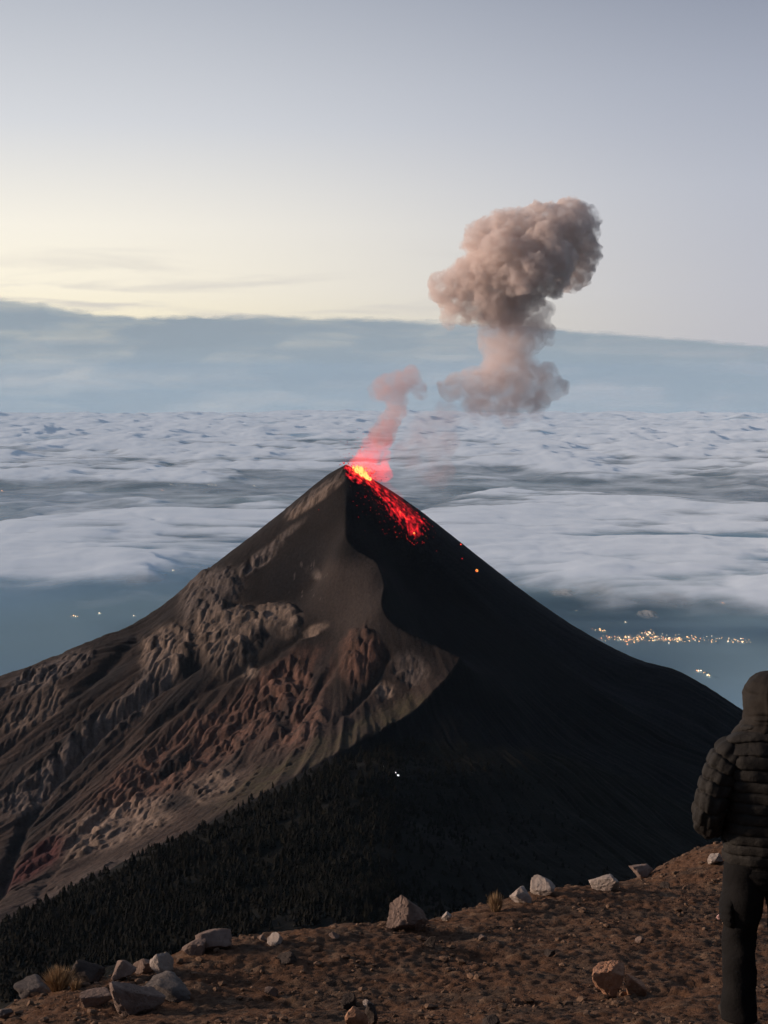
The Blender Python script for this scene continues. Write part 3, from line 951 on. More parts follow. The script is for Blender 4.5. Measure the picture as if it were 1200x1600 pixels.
# a few scattered trees climb past the edge
tx, ty, tz, tu, tv, te = [q[keep] for q in (tx, ty, tz, tu, tv, te)]
th_ = (rng.uniform(5, 13, len(tx)) * (1 + 0.35 * fbm(tx / 70, ty / 70, 3, seed=511)) + 2.5) * np.where(tu > 620, 0.65, 1.0)
order = np.argsort(np.abs(tv - te - 6) - 0.6 * th_)
near_i = order[:300]
rest_i = order[300:]
for i in near_i:
    t = empty('conifer_tree', (tx[i], ty[i], tz[i] - 0.2), rng.uniform(0, 6.28))
    h = th_[i]
    t.scale = (h * rng.uniform(0.85, 1.15), h * rng.uniform(0.85, 1.15), h)
    tag(t, 'small dark conifer standing at the upper edge of the forest slope', 'tree', 'conifers along the forest edge')
    link('trunk', trunk_me, None, t)
    link('crown', crown_me[int(rng.integers(0, 7))], None, t)
vl, fl, off = [], [], 0
for k, i in enumerate(rest_i):
    vv, ff = variants[k % 7]
    a = rng.uniform(0, 6.28); ca_, sa_ = math.cos(a), math.sin(a)
    w = th_[i] * rng.uniform(0.8, 1.6)
    q = np.stack([(vv[:, 0] * ca_ - vv[:, 1] * sa_) * w + tx[i], (vv[:, 0] * sa_ + vv[:, 1] * ca_) * w + ty[i], vv[:, 2] * th_[i] + tz[i] - 0.2], -1)
    vl.append(q); fl.append(ff + off); off += len(q)
me = mesh_np('forest', np.concatenate(vl), np.concatenate(fl), False)
tag(link('forest', me, m_crown), label='dense dark conifer forest covering the saddle slope', cat='forest', kind='stuff')
print('trees', len(tx))

# ================================================================== THE ERUPTION
# ------------------------------------------------------------------ lava on the slope
def lava_mat():
    m, nt, out = new_mat('glowing_lava')
    N, L = nt.nodes.new, nt.links.new
    at = N('ShaderNodeAttribute'); at.attribute_name = 'glow_level'
    cr = N('ShaderNodeValToRGB')
    set_ramp(cr, [(0.0, (0, 0, 0)), (0.30, (0.012, 0.0004, 0.0006)), (0.52, (0.26, 0.004, 0.008)), (0.68, (0.62, 0.012, 0.018)), (0.84, (1.0, 0.09, 0.03)), (1.0, (1.0, 0.5, 0.09))])
    L(at.outputs['Fac'], cr.inputs[0])
    em = N('ShaderNodeEmission'); em.inputs[1].default_value = 1.7
    L(cr.outputs[0], em.inputs[0])
    d = N('ShaderNodeBsdfDiffuse'); d.inputs[0].default_value = (0.03, 0.022, 0.02, 1)
    ad = N('ShaderNodeAddShader')
    L(em.outputs[0], ad.inputs[0]); L(d.outputs[0], ad.inputs[1]); L(ad.outputs[0], out.inputs[0])
    return m


m_lava = lava_mat()
lx = np.arange(PK.x - 5, PK.x + 190, 0.9); ly = np.arange(PK.y - 150, PK.y + 14, 1.0)
LX, LY = np.meshgrid(lx, ly)
LZ = terrain_z(LX, LY) + 0.8
lu, lv = UV(LX, LY, LZ)
path = lambda v: np.interp(v, [733, 760, 790, 815, 840, 860], [556, 584, 606, 632, 645, 660])
half = lambda v: np.interp(v, [733, 745, 770, 800, 825, 840, 850], [16, 24, 34, 37, 33, 18, 8])
s = np.abs(lu - path(lv)) / half(lv)
n_l = fbm(LX / 9, LY / 9, 5, 0.6, seed=601)
n_s = ridged((lu - 0.75 * lv) / 7, lv / 26, 4, 0.6, seed=605)
heat = 0.66 - 0.40 * s + 1.05 * n_l + 0.30 * n_s - 0.10
heat += 0.35 * smooth(772, 738, lv) - 0.42 * smooth(0.25, -0.5, (lu - path(lv)) / half(lv)) * smooth(745, 765, lv)
heat += 0.15 * np.exp(-((lv - 805) / 22) ** 2) * (lu > path(lv) - 5)
heat *= smooth(862, 832, lv + 14 * n_l) * smooth(1.5, 0.9, s)
heat = np.clip(heat * 0.72 - 0.03, 0, 1)
ok = heat > 0.24
LZ = LZ + 1.2 * np.clip(n_l, -0.3, 1)
gf = grid_faces(*LX.shape)
gf = gf[ok.ravel()[gf].all(1)]
used = np.unique(gf); remap = np.full(LX.size, -1); remap[used] = np.arange(len(used))
lava = empty('lava_flow', hit_terrain(600, 775))
lava_in = lava.location.copy()


def child_world(name, me, mat, parent):
    o = link(name, me, mat, parent)
    o.location = -parent.location
    return o


me = mesh_np('molten_sheet', np.stack([LX, LY, LZ], -1).reshape(-1, 3)[used], remap[gf], attrs={'glow_level': ('FLOAT', heat.ravel()[used])})
child_world('molten_sheet', me, m_lava, lava)
tag(lava, 'glowing red lava streaming down the right side of the dark summit', 'lava')


def chunk_geo(rs):
    bm = bmesh.new()
    bmesh.ops.create_icosphere(bm, subdivisions=1, radius=1)
    for v in bm.verts:
        v.co *= rs.uniform(0.65, 1.15)
    v_ = np.array([v.co[:] for v in bm.verts]); f_ = np.array([[q.index for q in f.verts] for f in bm.faces])
    bm.free()
    return v_, f_


vl, fl, hl, off = [], [], [], 0
for k in range(290):
    v = 740 + 112 * rng.uniform(0, 1) ** 0.8
    u = path(v) + half(v) * rng.normal(0, 0.75)
    if u < 545: continue
    p = hit_terrain(u, v, 2700, 3060)
    if abs(UV(p.x, p.y, p.z)[1] - v) > 5: continue
    r_ = rng.uniform(0.35, 1.0) ** 1.4
    vv, ff = chunk_geo(rng)
    vl.append(vv * r_ + np.array(p) + np.array([0, 0, r_ * 0.5])); fl.append(ff + off); off += len(vv)
    hl.append(np.full(len(vv), np.clip(rng.normal(0.52, 0.16), 0.25, 1)))
me = mesh_np('glowing_fragments', np.concatenate(vl), np.concatenate(fl), False, attrs={'glow_level': ('FLOAT', np.concatenate(hl))})
o = child_world('glowing_fragments', me, m_lava, lava); o['kind'] = 'stuff'

# single glowing blocks that have rolled farther down
for (u, v, r_, ht, lab) in ((745, 893, 3.6, 0.97, 'bright orange glowing block lying lowest on the dark right slope'),
                            (720, 852, 1.9, 0.72, 'small red glowing block highest of those rolled below the lava'),
                            (722, 874, 1.4, 0.55, 'dim red block just above the bright orange one'),
                            (647, 836, 2.6, 0.9, 'bright orange block at the tip of the lava flow'),
                            (682, 862, 1.3, 0.45, 'faint dull red block between lava tip and rolled blocks'),
                            (498, 797, 1.2, 0.42, 'faint dull red block on the left shoulder below the summit')):
    p = hit_terrain(u, v)
    vv, ff = chunk_geo(rng)
    me = mesh_np('lava_block', vv * r_, ff, False, attrs={'glow_level': ('FLOAT', np.clip(ht + rng.normal(0, 0.08, len(vv)), 0, 1))})
    o = link('lava_block', me, m_lava); o.location = p + Vector((0, 0, r_ * 0.5))
    tag(o, lab, 'lava block', 'glowing blocks on the slope')


# ------------------------------------------------------------------ smoke and ash
def vol_mat(name, color, dens, emis=None, estr=0.0, nscale=0.02, contrast=(0.35, 0.65), lo=0.35, aniso=0.15, zfade=None, absorb=(0, 0, 0)):
    m, nt, out = new_mat(name)
    N, L = nt.nodes.new, nt.links.new
    pv = N('ShaderNodeVolumePrincipled')
    pv.inputs['Color'].default_value = (*color, 1)
    pv.inputs['Absorption Color'].default_value = (*absorb, 1)
    pv.inputs['Anisotropy'].default_value = aniso
    tc = N('ShaderNodeTexCoord')
    ns = N('ShaderNodeTexNoise'); ns.inputs['Scale'].default_value = nscale; ns.inputs['Detail'].default_value = 5
    ns.inputs['Roughness'].default_value = 0.62; ns.inputs['Distortion'].default_value = 0.6
    L(tc.outputs['Object'], ns.inputs['Vector'])
    mr = N('ShaderNodeMapRange'); mr.interpolation_type = 'SMOOTHSTEP'
    mr.inputs['From Min'].default_value = contrast[0]; mr.inputs['From Max'].default_value = contrast[1]
    mr.inputs['To Min'].default_value = dens * lo; mr.inputs['To Max'].default_value = dens
    L(ns.outputs[0], mr.inputs['Value'])
    dn = mr.outputs[0]
    sep = N('ShaderNodeSeparateXYZ'); L(tc.outputs['Object'], sep.inputs[0])
    if zfade:
        z = N('ShaderNodeMapRange'); z.interpolation_type = 'SMOOTHSTEP'
        z.inputs['From Min'].default_value = zfade[0]; z.inputs['From Max'].default_value = zfade[1]
        z.inputs['To Min'].default_value = zfade[2]; z.inputs['To Max'].default_value = zfade[3]
        L(sep.outputs['Z'], z.inputs['Value'])
        mu = N('ShaderNodeMath'); mu.operation = 'MULTIPLY'
        L(dn, mu.inputs[0]); L(z.outputs[0], mu.inputs[1]); dn = mu.outputs[0]
    L(dn, pv.inputs['Density'])
    if emis:
        pv.inputs['Emission Color'].default_value = (*emis, 1)
        e0, e1 = estr
        z = N('ShaderNodeMapRange'); z.interpolation_type = 'SMOOTHSTEP'
        z.inputs['From Min'].default_value = e0[0]; z.inputs['From Max'].default_value = e0[1]
        z.inputs['To Min'].default_value = e1[0]; z.inputs['To Max'].default_value = e1[1]
        L(sep.outputs['Z'], z.inputs['Value'])
        mu = N('ShaderNodeMath'); mu.operation = 'MULTIPLY'
        L(dn, mu.inputs[0]); L(z.outputs[0], mu.inputs[1])
        L(mu.outputs[0], pv.inputs['Emission Strength'])
    L(pv.outputs[0], out.inputs['Volume'])
    return m


def smoke_hull(name, balls, voxel, bumps, parent, mat, seed=0, up=0.0):
    """closed cauliflower hull around a cluster of balls given as (column, row, radius, depth) of the view at the summit's distance"""
    bm = bmesh.new()
    px = 3000 / F
    for (u, v, r_, dz) in balls:
        c = P(u, v, 3000 + dz * px)
        bmesh.ops.create_icosphere(bm, subdivisions=3, radius=r_ * px, matrix=Matrix.Translation(c - parent.location))
    tmp = bpy.data.meshes.new('tmp'); bm.to_mesh(tmp); bm.free()
    to = bpy.data.objects.new('tmp', tmp); COL.objects.link(to)
    md = to.modifiers.new('r', 'REMESH'); md.mode = 'VOXEL'; md.voxel_size = voxel
    md2 = to.modifiers.new('s', 'SMOOTH'); md2.factor = 0.5; md2.iterations = 6
    dg = bpy.context.evaluated_depsgraph_get()
    me = bpy.data.meshes.new_from_object(to.evaluated_get(dg))
    bpy.data.objects.remove(to); bpy.data.meshes.remove(tmp)
    n = len(me.vertices)
    co = np.empty(n * 3, np.float32); me.vertices.foreach_get('co', co); co = co.reshape(-1, 3).astype(float)
    no = np.empty(n * 3, np.float32); me.vertex_normals.foreach_get('vector', no); no = no.reshape(-1, 3)
    d = 0
    for (sc, am, kind) in bumps:
        q = noise3(co[:, 0] / sc, co[:, 1] / sc, co[:, 2] / sc, seed + int(sc))
        d = d + (am * (1 - 2.4 * np.abs(q)) if kind == 'b' else am * q)
    co += no * d[:, None]
    me.vertices.foreach_set('co', co.astype(np.float32).ravel())
    to = bpy.data.objects.new('tmp', me); COL.objects.link(to)      # a second pass closes folds the swelling made
    md = to.modifiers.new('r', 'REMESH'); md.mode = 'VOXEL'; md.voxel_size = voxel * 0.8
    md2 = to.modifiers.new('s', 'SMOOTH'); md2.factor = 0.5; md2.iterations = 1
    dg = bpy.context.evaluated_depsgraph_get()
    m2 = bpy.data.meshes.new_from_object(to.evaluated_get(dg))
    bpy.data.objects.remove(to); bpy.data.meshes.remove(me)
    me = m2; me.name = name
    me.polygons.foreach_set('use_smooth', np.ones(len(me.polygons), bool))
    me.materials.clear()
    return link(name, me, mat, parent)


plume = empty('ash_plume', P(800, 640, 3000))
tag(plume, 'tall brown mushroom shaped ash cloud drifting right of the summit', 'ash cloud')
head = [(893, 357, 40, 5), (902, 392, 36, 25), (893, 425, 26, 30), (912, 348, 24, 0), (850, 366, 44, -5), (802, 372, 44, 0), (757, 378, 32, 8), (838, 408, 48, -22), (782, 418, 48, -12),
        (738, 440, 40, 0), (704, 452, 27, 5), (716, 478, 24, 0), (765, 466, 38, -10), (818, 450, 36, -12), (862, 432, 30, -20), (738, 485, 20, 0), (795, 480, 30, 0),
        (868, 395, 26, -48), (838, 415, 24, -62), (808, 432, 24, -58), (858, 375, 22, -52), (880, 402, 18, -56), (780, 392, 26, -45), (702, 500, 10, 0)]
m_head = vol_mat('dense_ash', (0.925, 0.828, 0.775), 0.085, nscale=0.045, contrast=(0.40, 0.60), lo=0.10, aniso=0.0, zfade=(140, 235, 0.28, 1.0))
smoke_hull('plume_head', head, 3.0, ((60, 9, 'n'), (30, 7.5, 'b'), (15, 5, 'b'), (8, 2.6, 'b')), plume, m_head, 3)
stem = [(778, 505, 30, 0), (815, 512, 34, 0), (838, 505, 26, 0), (770, 535, 22, 0), (800, 500, 40, 0), (845, 490, 22, 0), (856, 512, 14, 5), (858, 530, 9, 5), (795, 535, 36, 0), (822, 530, 28, 0), (788, 572, 34, 0), (812, 575, 30, 0), (775, 600, 34, 0), (820, 602, 34, 0),
        (852, 602, 26, 5), (872, 604, 15, 5), (742, 604, 26, 0), (712, 606, 20, 0), (694, 604, 12, 0), (790, 626, 28, 0), (838, 626, 20, 0), (762, 628, 22, 0), (735, 628, 16, 0), (858, 585, 14, 4)]
m_stem = vol_mat('thin_ash', (0.925, 0.82, 0.78), 0.040, nscale=0.032, contrast=(0.40, 0.64), lo=0.22, aniso=0.0, zfade=(-30, 60, 0.5, 1.0))
smoke_hull('plume_stem', stem, 3.0, ((50, 10, 'n'), (24, 6, 'b'), (11, 3, 'n')), plume, m_stem, 9)
veil = [(800, 640, 26, 0), (750, 645, 24, 0), (700, 650, 26, 0), (665, 660, 20, 0), (650, 680, 24, 0), (640, 710, 24, 0), (840, 640, 16, 0), (690, 690, 30, 0), (680, 740, 30, 0)]
m_veil = vol_mat('falling_ash_veil', (0.90, 0.72, 0.70), 0.0085, nscale=0.03, contrast=(0.36, 0.62), lo=0.05)
smoke_hull('ash_veil', veil, 4.0, ((50, 10, 'n'), (22, 6, 'n')), plume, m_veil, 13)

vent = empty('vent_smoke', P(572, 740, 3000))
tag(vent, 'thin reddish smoke curling up from the glowing crater', 'smoke')
puffs = [(643, 590, 17, 0), (655, 608, 13, 0), (660, 618, 8, 0), (625, 598, 20, 0), (600, 608, 20, 0), (586, 612, 12, 0), (618, 625, 18, 0), (618, 645, 18, 0), (606, 662, 20, 0), (598, 680, 20, 0)]
m_vent = vol_mat('reddish_smoke', (0.90, 0.66, 0.62), 0.026, nscale=0.04, contrast=(0.34, 0.62), lo=0.25)
smoke_hull('smoke_puff', puffs, 2.5, ((36, 6, 'n'), (17, 4, 'b'), (8, 2, 'n')), vent, m_vent, 17)
glowb = [(604, 668, 16, 0), (596, 684, 20, 0), (582, 700, 21, 2), (575, 716, 22, 4), (572, 730, 22, 6), (590, 735, 18, 10), (602, 742, 12, 12), (558, 725, 14, 5), (600, 712, 12, 8)]
m_fire = vol_mat('incandescent_gas', (0.80, 0.40, 0.38), 0.016, emis=(1.0, 0.04, 0.05), estr=((0, 85), (1.9, 0.08)), nscale=0.05, contrast=(0.36, 0.64), lo=0.10)
smoke_hull('glowing_gas', glowb, 2.5, ((30, 6, 'n'), (14, 3.5, 'n'), (7, 2, 'n')), vent, m_fire, 23)

hz = [(585, 752, 16, -4), (600, 765, 17, -6), (615, 782, 17, -10), (630, 800, 18, -16), (642, 818, 16, -22), (575, 745, 14, 0), (560, 735, 14, 0)]
m_glowhaze = vol_mat('added_glow_haze', (0.6, 0.2, 0.2), 0.0040, emis=(1.0, 0.03, 0.04), estr=((-80, 40), (0.55, 0.9)), nscale=0.05, contrast=(0.3, 0.7), lo=0.2)  # emissive haze added along the flow to make a soft red glow
smoke_hull('glow_haze', hz, 3.0, ((30, 5, 'n'), (14, 3, 'n')), lava, m_glowhaze, 29)

# the fountain of molten spatter
ftn = empty('lava_fountain', P(562, 741, 3000))
tag(ftn, 'bright yellow and red fountain of molten rock at the crater', 'lava fountain')
vl, fl, hl, off = [], [], [], 0
for k in range(640):
    h = abs(rng.normal(0, 1))
    du = rng.normal(0, 10 + 6 * h); dv = 36 * h * rng.uniform(0.2, 1.0)
    if dv > 75: continue
    p = P(564 + du + 0.05 * dv, 744 + 0.3 * du - dv, 3000 + rng.normal(0, 8)) - ftn.location
    r_ = rng.uniform(0.35, 1.0) * (1.5 if dv < 15 else 0.8)
    vv, ff = chunk_geo(rng)
    vv = vv * np.array([0.8, 0.8, 1.5]) * r_
    vl.append(vv + np.array(p)); fl.append(ff + off); off += len(vv)
    hl.append(np.full(len(vv), np.clip(1.0 - 0.006 * dv - 0.014 * abs(du) + rng.normal(0, 0.1), 0.4, 1)))
me = mesh_np('spatter', np.concatenate(vl), np.concatenate(fl), False, attrs={'glow_level': ('FLOAT', np.concatenate(hl))})
o = link('spatter', me, m_lava, ftn); o['kind'] = 'stuff'
m_core = glow_mat('molten_core', (1.0, 0.62, 0.16), 1.6)
bm = bmesh.new()
for k in range(22):
    du = rng.uniform(-13, 16)
    hh = max(2.0, 15 - abs(du) * 0.8) * rng.uniform(0.6, 1.2)
    c = P(564 + du, 741 + 0.62 * du - hh * 0.3, 3000 + rng.normal(0, 4)) - ftn.location
    bmesh.ops.create_icosphere(bm, subdivisions=2, radius=1.0, matrix=Matrix.Translation(c) @ Matrix.Diagonal((rng.uniform(2, 4.5), 3.5, hh * 0.8, 1)))
for v in bm.verts:
    q = np.array([v.co[:]]) / 3.0
    v.co += v.normal * float(noise3(q[:, 0], q[:, 1], q[:, 2], 4)[0]) * 1.4
me = bpy.data.meshes.new('molten_core'); bm.to_mesh(me); bm.free()
link('molten_core', me, m_core, ftn)

# ------------------------------------------------------------------ lights of towns on the lowland
m_lampw = glow_mat('town_lamp_warm', (1.0, 0.56, 0.24), 2.4)
m_lampy = glow_mat('town_lamp_white', (1.0, 0.80, 0.54), 2.4)
m_lampr = glow_mat('town_lamp_orange', (1.0, 0.42, 0.20), 1.7)


def lamp_me(mat):
    bm = bmesh.new()
    bmesh.ops.create_icosphere(bm, subdivisions=1, radius=1.0)
    for v in bm.verts:
        v.co.z = max(v.co.z, -0.3)
    me = bpy.data.meshes.new('light'); bm.to_mesh(me); bm.free(); me.materials.append(mat)
    return me


lamp_meshes = [lamp_me(m) for m in (m_lampw, m_lampy, m_lampr)]


def town(lights, label, cat='town lights', z=-2845.0, group=None):
    c = P(lights[0][0], lights[0][1], 1.0)
    root = empty('town', c * (z / c.z))
    tag(root, label, cat, group)
    for (u, v, s_, k) in lights:
        p = P(u, v, 1.0); p = p * (z / p.z)
        o = link('light', lamp_meshes[k], None, root)
        o.location = p - root.location
        r_ = s_ * p.y / F
        o.scale = (r_, r_ * 2.2, r_)
    return root


L1 = []
for (uc, vc, su, sv, n) in ((1012, 989, 10, 3, 22), (992, 998, 9, 4, 34), (1035, 998, 20, 4, 50), (975, 1000, 16, 4, 20), (1065, 998, 18, 3, 24), (1085, 999, 15, 3, 16),
                            (940, 984, 8, 2, 8), (1140, 1000, 10, 3, 8), (1160, 1001, 10, 2.5, 10), (955, 995, 10, 2, 8), (1115, 998, 12, 2, 9)):
    for k in range(int(n * 1.38)):
        big = rng.uniform() < 0.16
        L1.append((uc + rng.normal(0, su), vc + rng.normal(0, sv * 0.75), rng.uniform(0.8, 1.25) if big else rng.uniform(0.3, 0.65), int(rng.choice([0, 0, 1, 2]))))
L1 = [q for q in L1 if q[0] < 1180 and q[1] > 978]
town(L1, 'wide scatter of warm town lights on the lowland right of the cone')
town([(1088 + rng.normal(0, 0) + 22 * t_, 1047 + 9 * t_ + rng.normal(0, 1.5), rng.uniform(0.5, 1.1), int(rng.choice([0, 1, 2]))) for t_ in rng.uniform(0, 1, 14)] + [(1108, 1055, 0.6, 0)],
     'small diagonal cluster of lights beside the hooded head')
town([(866 + 34 * t_, 891 + 20 * t_ + rng.normal(0, 1.5), rng.uniform(0.25, 0.5), 1) for t_ in rng.uniform(0, 1, 16)] +
     [(910 + rng.normal(0, 6), 894 + rng.normal(0, 2), 0.3, 1) for _ in range(9)], 'faint pale cluster of lights under the right cloud edge')
for (u, v, s_, k, lab) in ((1129, 942, 1.0, 2, 'single pinkish light right of the small rounded cloud'), (977, 972, 0.8, 1, 'single light just above the left part of the big town'),
                           (900, 954, 0.4, 1, 'faint single light close to the right slope of the cone'),
                           (155, 958, 1.0, 1, 'middle one of three lights low on the left lowland'), (209, 962, 0.8, 1, 'rightmost of three lights low on the left lowland'),
                           (270, 891, 0.9, 1, 'white light just under the left cloud bank near the slope'), (253, 766, 0.9, 2, 'reddish light in the left cloud gap'),
                           (3, 767, 1.1, 2, 'orange light at the left picture edge in the cloud gap'), (267, 757, 0.5, 1, 'faint light high in the left cloud gap'),
                           (397, 759, 0.7, 1, 'pale light in the cloud gap nearest the summit')):
    town([(u, v, s_, k), (u + 2.5, v + 0.6, s_ * 0.4, k)], lab, 'light', group='single lights on the lowland')
town([(115, 962, 1.1, 0), (118, 963, 0.9, 1), (121, 963, 0.6, 0), (111, 963, 0.4, 2)], 'leftmost and brightest of three lights low on the left lowland', 'light', group='single lights on the lowland')
town([(326, 757, 0.7, 1), (331, 757, 0.6, 1), (337, 758, 0.7, 1), (289, 758, 0.5, 1)], 'short row of pale lights in the left cloud gap', 'light', group='single lights on the lowland')

m_white = glow_mat('camp_lamp', (0.95, 0.95, 1.0), 1.3)
for (u, v, r_, lab) in ((618, 1213, 1.7, 'upper of two white camp lights on the dark saddle'), (622, 1218, 2.1, 'lower of two white camp lights on the dark saddle'),
                        (600, 1202, 0.8, 'faint small camp light up left of the white pair')):
    p = hit_terrain(u, v)
    vv, ff = chunk_geo(rng)
    me = mesh_np('camp_light', vv * np.array([r_, r_, r_ * 0.8]), ff, False)
    o = link('camp_light', me, m_white); o.location = p + Vector((0, 0, 4.0 + r_))
    tag(o, lab, 'light', 'camp lights on the saddle')

# ================================================================== THE NEAR RIDGE
# ------------------------------------------------------------------ rocks
def rock_mat(name, c1, c2, c3=None):
    return noise_mat(name, c1, c2, scale=9, rough=0.95, bump=1.0, bscale=17, bdist=0.035, c3=c3)


m_rock = {'pale': rock_mat('pale_rock', (0.27, 0.215, 0.18), (0.48, 0.41, 0.35), (0.20, 0.15, 0.125)),
          'tan': rock_mat('tan_rock', (0.155, 0.108, 0.085), (0.28, 0.205, 0.165), (0.12, 0.082, 0.066)),
          'grey': rock_mat('grey_rock', (0.09, 0.075, 0.066), (0.20, 0.168, 0.145), (0.07, 0.058, 0.052)),
          'orange': rock_mat('orange_rock', (0.32, 0.165, 0.095), (0.50, 0.285, 0.18), (0.24, 0.11, 0.065)),
          'dark': rock_mat('dark_rock', (0.035, 0.028, 0.024), (0.085, 0.066, 0.055)),
          'pink': rock_mat('pink_rock', (0.42, 0.24, 0.21), (0.55, 0.36, 0.32))}


def rock_geo(rs, sub=4, planes=11, rough=0.085, squash=1.0, wedge=0.0, peak=None):
    """a stone broken along flat planes; wedge tips its top to one side, peak = (where, sharpness) draws it up to a point"""
    bm = bmesh.new()
    bmesh.ops.create_icosphere(bm, subdivisions=sub, radius=1)
    co = np.array([v.co[:] for v in bm.verts]); f_ = np.array([[q.index for q in f.verts] for f in bm.faces])
    bm.free()
    n = rs.normal(0, 1, (planes, 3)); n[:, 2] *= 0.8; n /= np.linalg.norm(n, axis=1)[:, None]
    d = rs.uniform(0.40, 0.80, planes)
    q = co @ n.T
    rad_ = np.min(np.where(q > 0.05, d / np.maximum(q, 0.05), 9), axis=1)
    rad_ = np.minimum(rad_, 1.05)
    s_ = rs.uniform(0, 50)
    if sub >= 3:
        rad_ = rad_ * (1 + rough * 0.7 * noise3(co[:, 0] * 2.6 + s_, co[:, 1] * 2.6, co[:, 2] * 2.6, 5)
                       - rough * 1.0 * np.abs(noise3(co[:, 0] * 5 + s_, co[:, 1] * 5, co[:, 2] * 5, 6))
                       + rough * 0.45 * noise3(co[:, 0] * 15 + s_, co[:, 1] * 15, co[:, 2] * 15, 7))
    else:
        rad_ = rad_ * (1 + rough * noise3(co[:, 0] * 3 + s_, co[:, 1] * 3, co[:, 2] * 3, 5))
    v_ = co * rad_[:, None]
    lo, hi = v_.min(0), v_.max(0)
    v_ = (v_ - (lo + hi) / 2) / ((hi - lo) / 2)
    up_ = (v_[:, 2] + 1) / 2
    if wedge:
        t_ = (v_[:, 0] + 1) / 2 if wedge > 0 else (1 - v_[:, 0]) / 2
        v_[:, 2] = -1 + 2 * up_ * (1 - abs(wedge) * t_ ** 0.8)
    if peak:
        x0, k = peak
        v_[:, 0] = v_[:, 0] * (1 - k * up_) + x0 * k * up_
        v_[:, 1] *= 1 - 0.6 * k * up_
    return v_, f_


def rock(u, v, w, h, kind, label, depth=0.9, rz=0.0, sink=0.25, wedge=0.0, sub=4, seed=None, tilt=0.0, planes=12, peak=None):
    """a stone whose foot shows at (u, v), w wide and h tall in picture units"""
    rs = np.random.default_rng(seed if seed is not None else int(u * 7 + v))
    p = hit_ground(u, v)
    s_ = p.y / F
    vv, ff = rock_geo(rs, sub=sub, wedge=wedge, planes=planes, peak=peak)
    W, H = w * s_, h * s_ * (1 + sink)
    vv = vv * np.array([W / 2, W * depth / 2, H / 2])
    vv[:, 2] += H / 2 - H * sink / (1 + sink)
    me = mesh_np('rock', vv, ff)
    if hasattr(me, 'set_sharp_from_angle'):
        me.set_sharp_from_angle(angle=R(24))
    o = link('rock', me, m_rock[kind])
    o.location = p + Vector((0, W * depth * 0.3, 0))
    o.rotation_euler = (0, tilt, rz)
    tag(o, label, 'rock', 'stones on the near ridge')
    return o


rock(640, 1454, 84, 72, 'tan', 'largest pale wedge shaped boulder standing up on the ridge crest', 0.7, 0.15, 0.2, wedge=0.45, seed=41, peak=(-0.5, 0.36), sub=5)
rock(698, 1441, 18, 14, 'pale', 'small pale stone just right of the big wedge boulder')
rock(813, 1411, 42, 26, 'pale', 'pale angular stone right of the small straw tuft', wedge=-0.2, seed=8, peak=(0.2, 0.4))
rock(851, 1400, 47, 32, 'pale', 'pale cracked stone, right one of the pair by the straw tuft', wedge=0.25, seed=5, peak=(-0.3, 0.25))
rock(943, 1393, 62, 32, 'pale', 'long pale jagged stone on the right crest', wedge=-0.35, seed=12, peak=(0.4, 0.3))
rock(1004, 1372, 40, 16, 'tan', 'low pale stone half buried on the right crest')
rock(1119, 1352, 26, 17, 'pale', 'small white stone on the crest beside the jacket hem')
rock(673, 1482, 20, 24, 'dark', 'small dark upright stone below the big wedge boulder', wedge=-0.4)
rock(950, 1560, 66, 58, 'orange', 'rounded orange brown stone in front of the person', 0.9, 0.3, 0.12, wedge=0.15, seed=77, planes=18, sub=5)
rock(995, 1556, 40, 36, 'orange', 'broken orange piece leaning against the rounded orange stone', 0.9, 0.3, 0.2, wedge=0.4, seed=71)
rock(556, 1606, 44, 34, 'orange', 'orange brown stone cut by the bottom picture edge', 0.9, 0.4, seed=31)
rock(580, 1600, 22, 30, 'dark', 'dark stone leaning on the orange one at the bottom edge')
rock(575, 1575, 18, 10, 'pale', 'small pale chip behind the dark stone at the bottom edge')
rock(545, 1580, 26, 26, 'dark', 'black lump above the orange stone at the bottom edge')
rock(212, 1586, 92, 54, 'tan', 'large brownish grey slab, biggest of the left group', 0.8, 0.2, 0.3, wedge=0.25, seed=19, planes=14, sub=5)
rock(262, 1560, 80, 36, 'grey', 'low grey slab right of the big left slab', 1.0, -0.1, 0.5, wedge=0.5, seed=23, planes=12)
rock(193, 1533, 40, 28, 'tan', 'tan rounded stone just behind the big left slab', seed=14)
rock(222, 1521, 40, 22, 'tan', 'brownish stone between the tan and the pale round stone of the left group', seed=15)
rock(251, 1522, 38, 30, 'pale', 'pale round stone at the right end of the left group', seed=16)
rock(302, 1492, 40, 30, 'tan', 'brown boulder, left one of the pair on the left crest', wedge=-0.5, seed=18)
rock(332, 1486, 60, 30, 'tan', 'broad low boulder, right one of the pair on the left crest', wedge=0.2, seed=28)
rock(429, 1479, 26, 22, 'pale', 'whitish stone standing alone left of the wedge boulder', wedge=0.2, seed=21)
rock(410, 1471, 14, 9, 'tan', 'tiny stone left of the lone whitish one', seed=24)
rock(522, 1467, 18, 9, 'tan', 'tiny yellowish stone on the crest left of the wedge boulder')
rock(128, 1540, 66, 32, 'dark', 'dark boulder beside the large straw tuft', 0.9, 0.1, 0.2, seed=25)
rock(48, 1556, 62, 20, 'grey', 'flat pale topped slab near the left picture edge', 0.9, 0.2, 0.4, seed=26)
rock(8, 1592, 24, 14, 'grey', 'small grey stone in the lower left corner', seed=33)
rock(147, 1572, 56, 20, 'tan', 'half buried brownish slab left of the big grey slab', 0.8, 0.5, 0.6, seed=30)
rock(447, 1507, 34, 16, 'dark', 'dark flat stone below the lone whitish one', seed=32)
rock(424, 1560, 22, 16, 'tan', 'small tan stone in the open soil left of centre', seed=34)
rock(1125, 1438, 10, 9, 'pink', 'tiny pink stone beside the trouser leg', sub=3)
rock(768, 1604, 30, 14, 'dark', 'low dark stone at the bottom edge', seed=35)
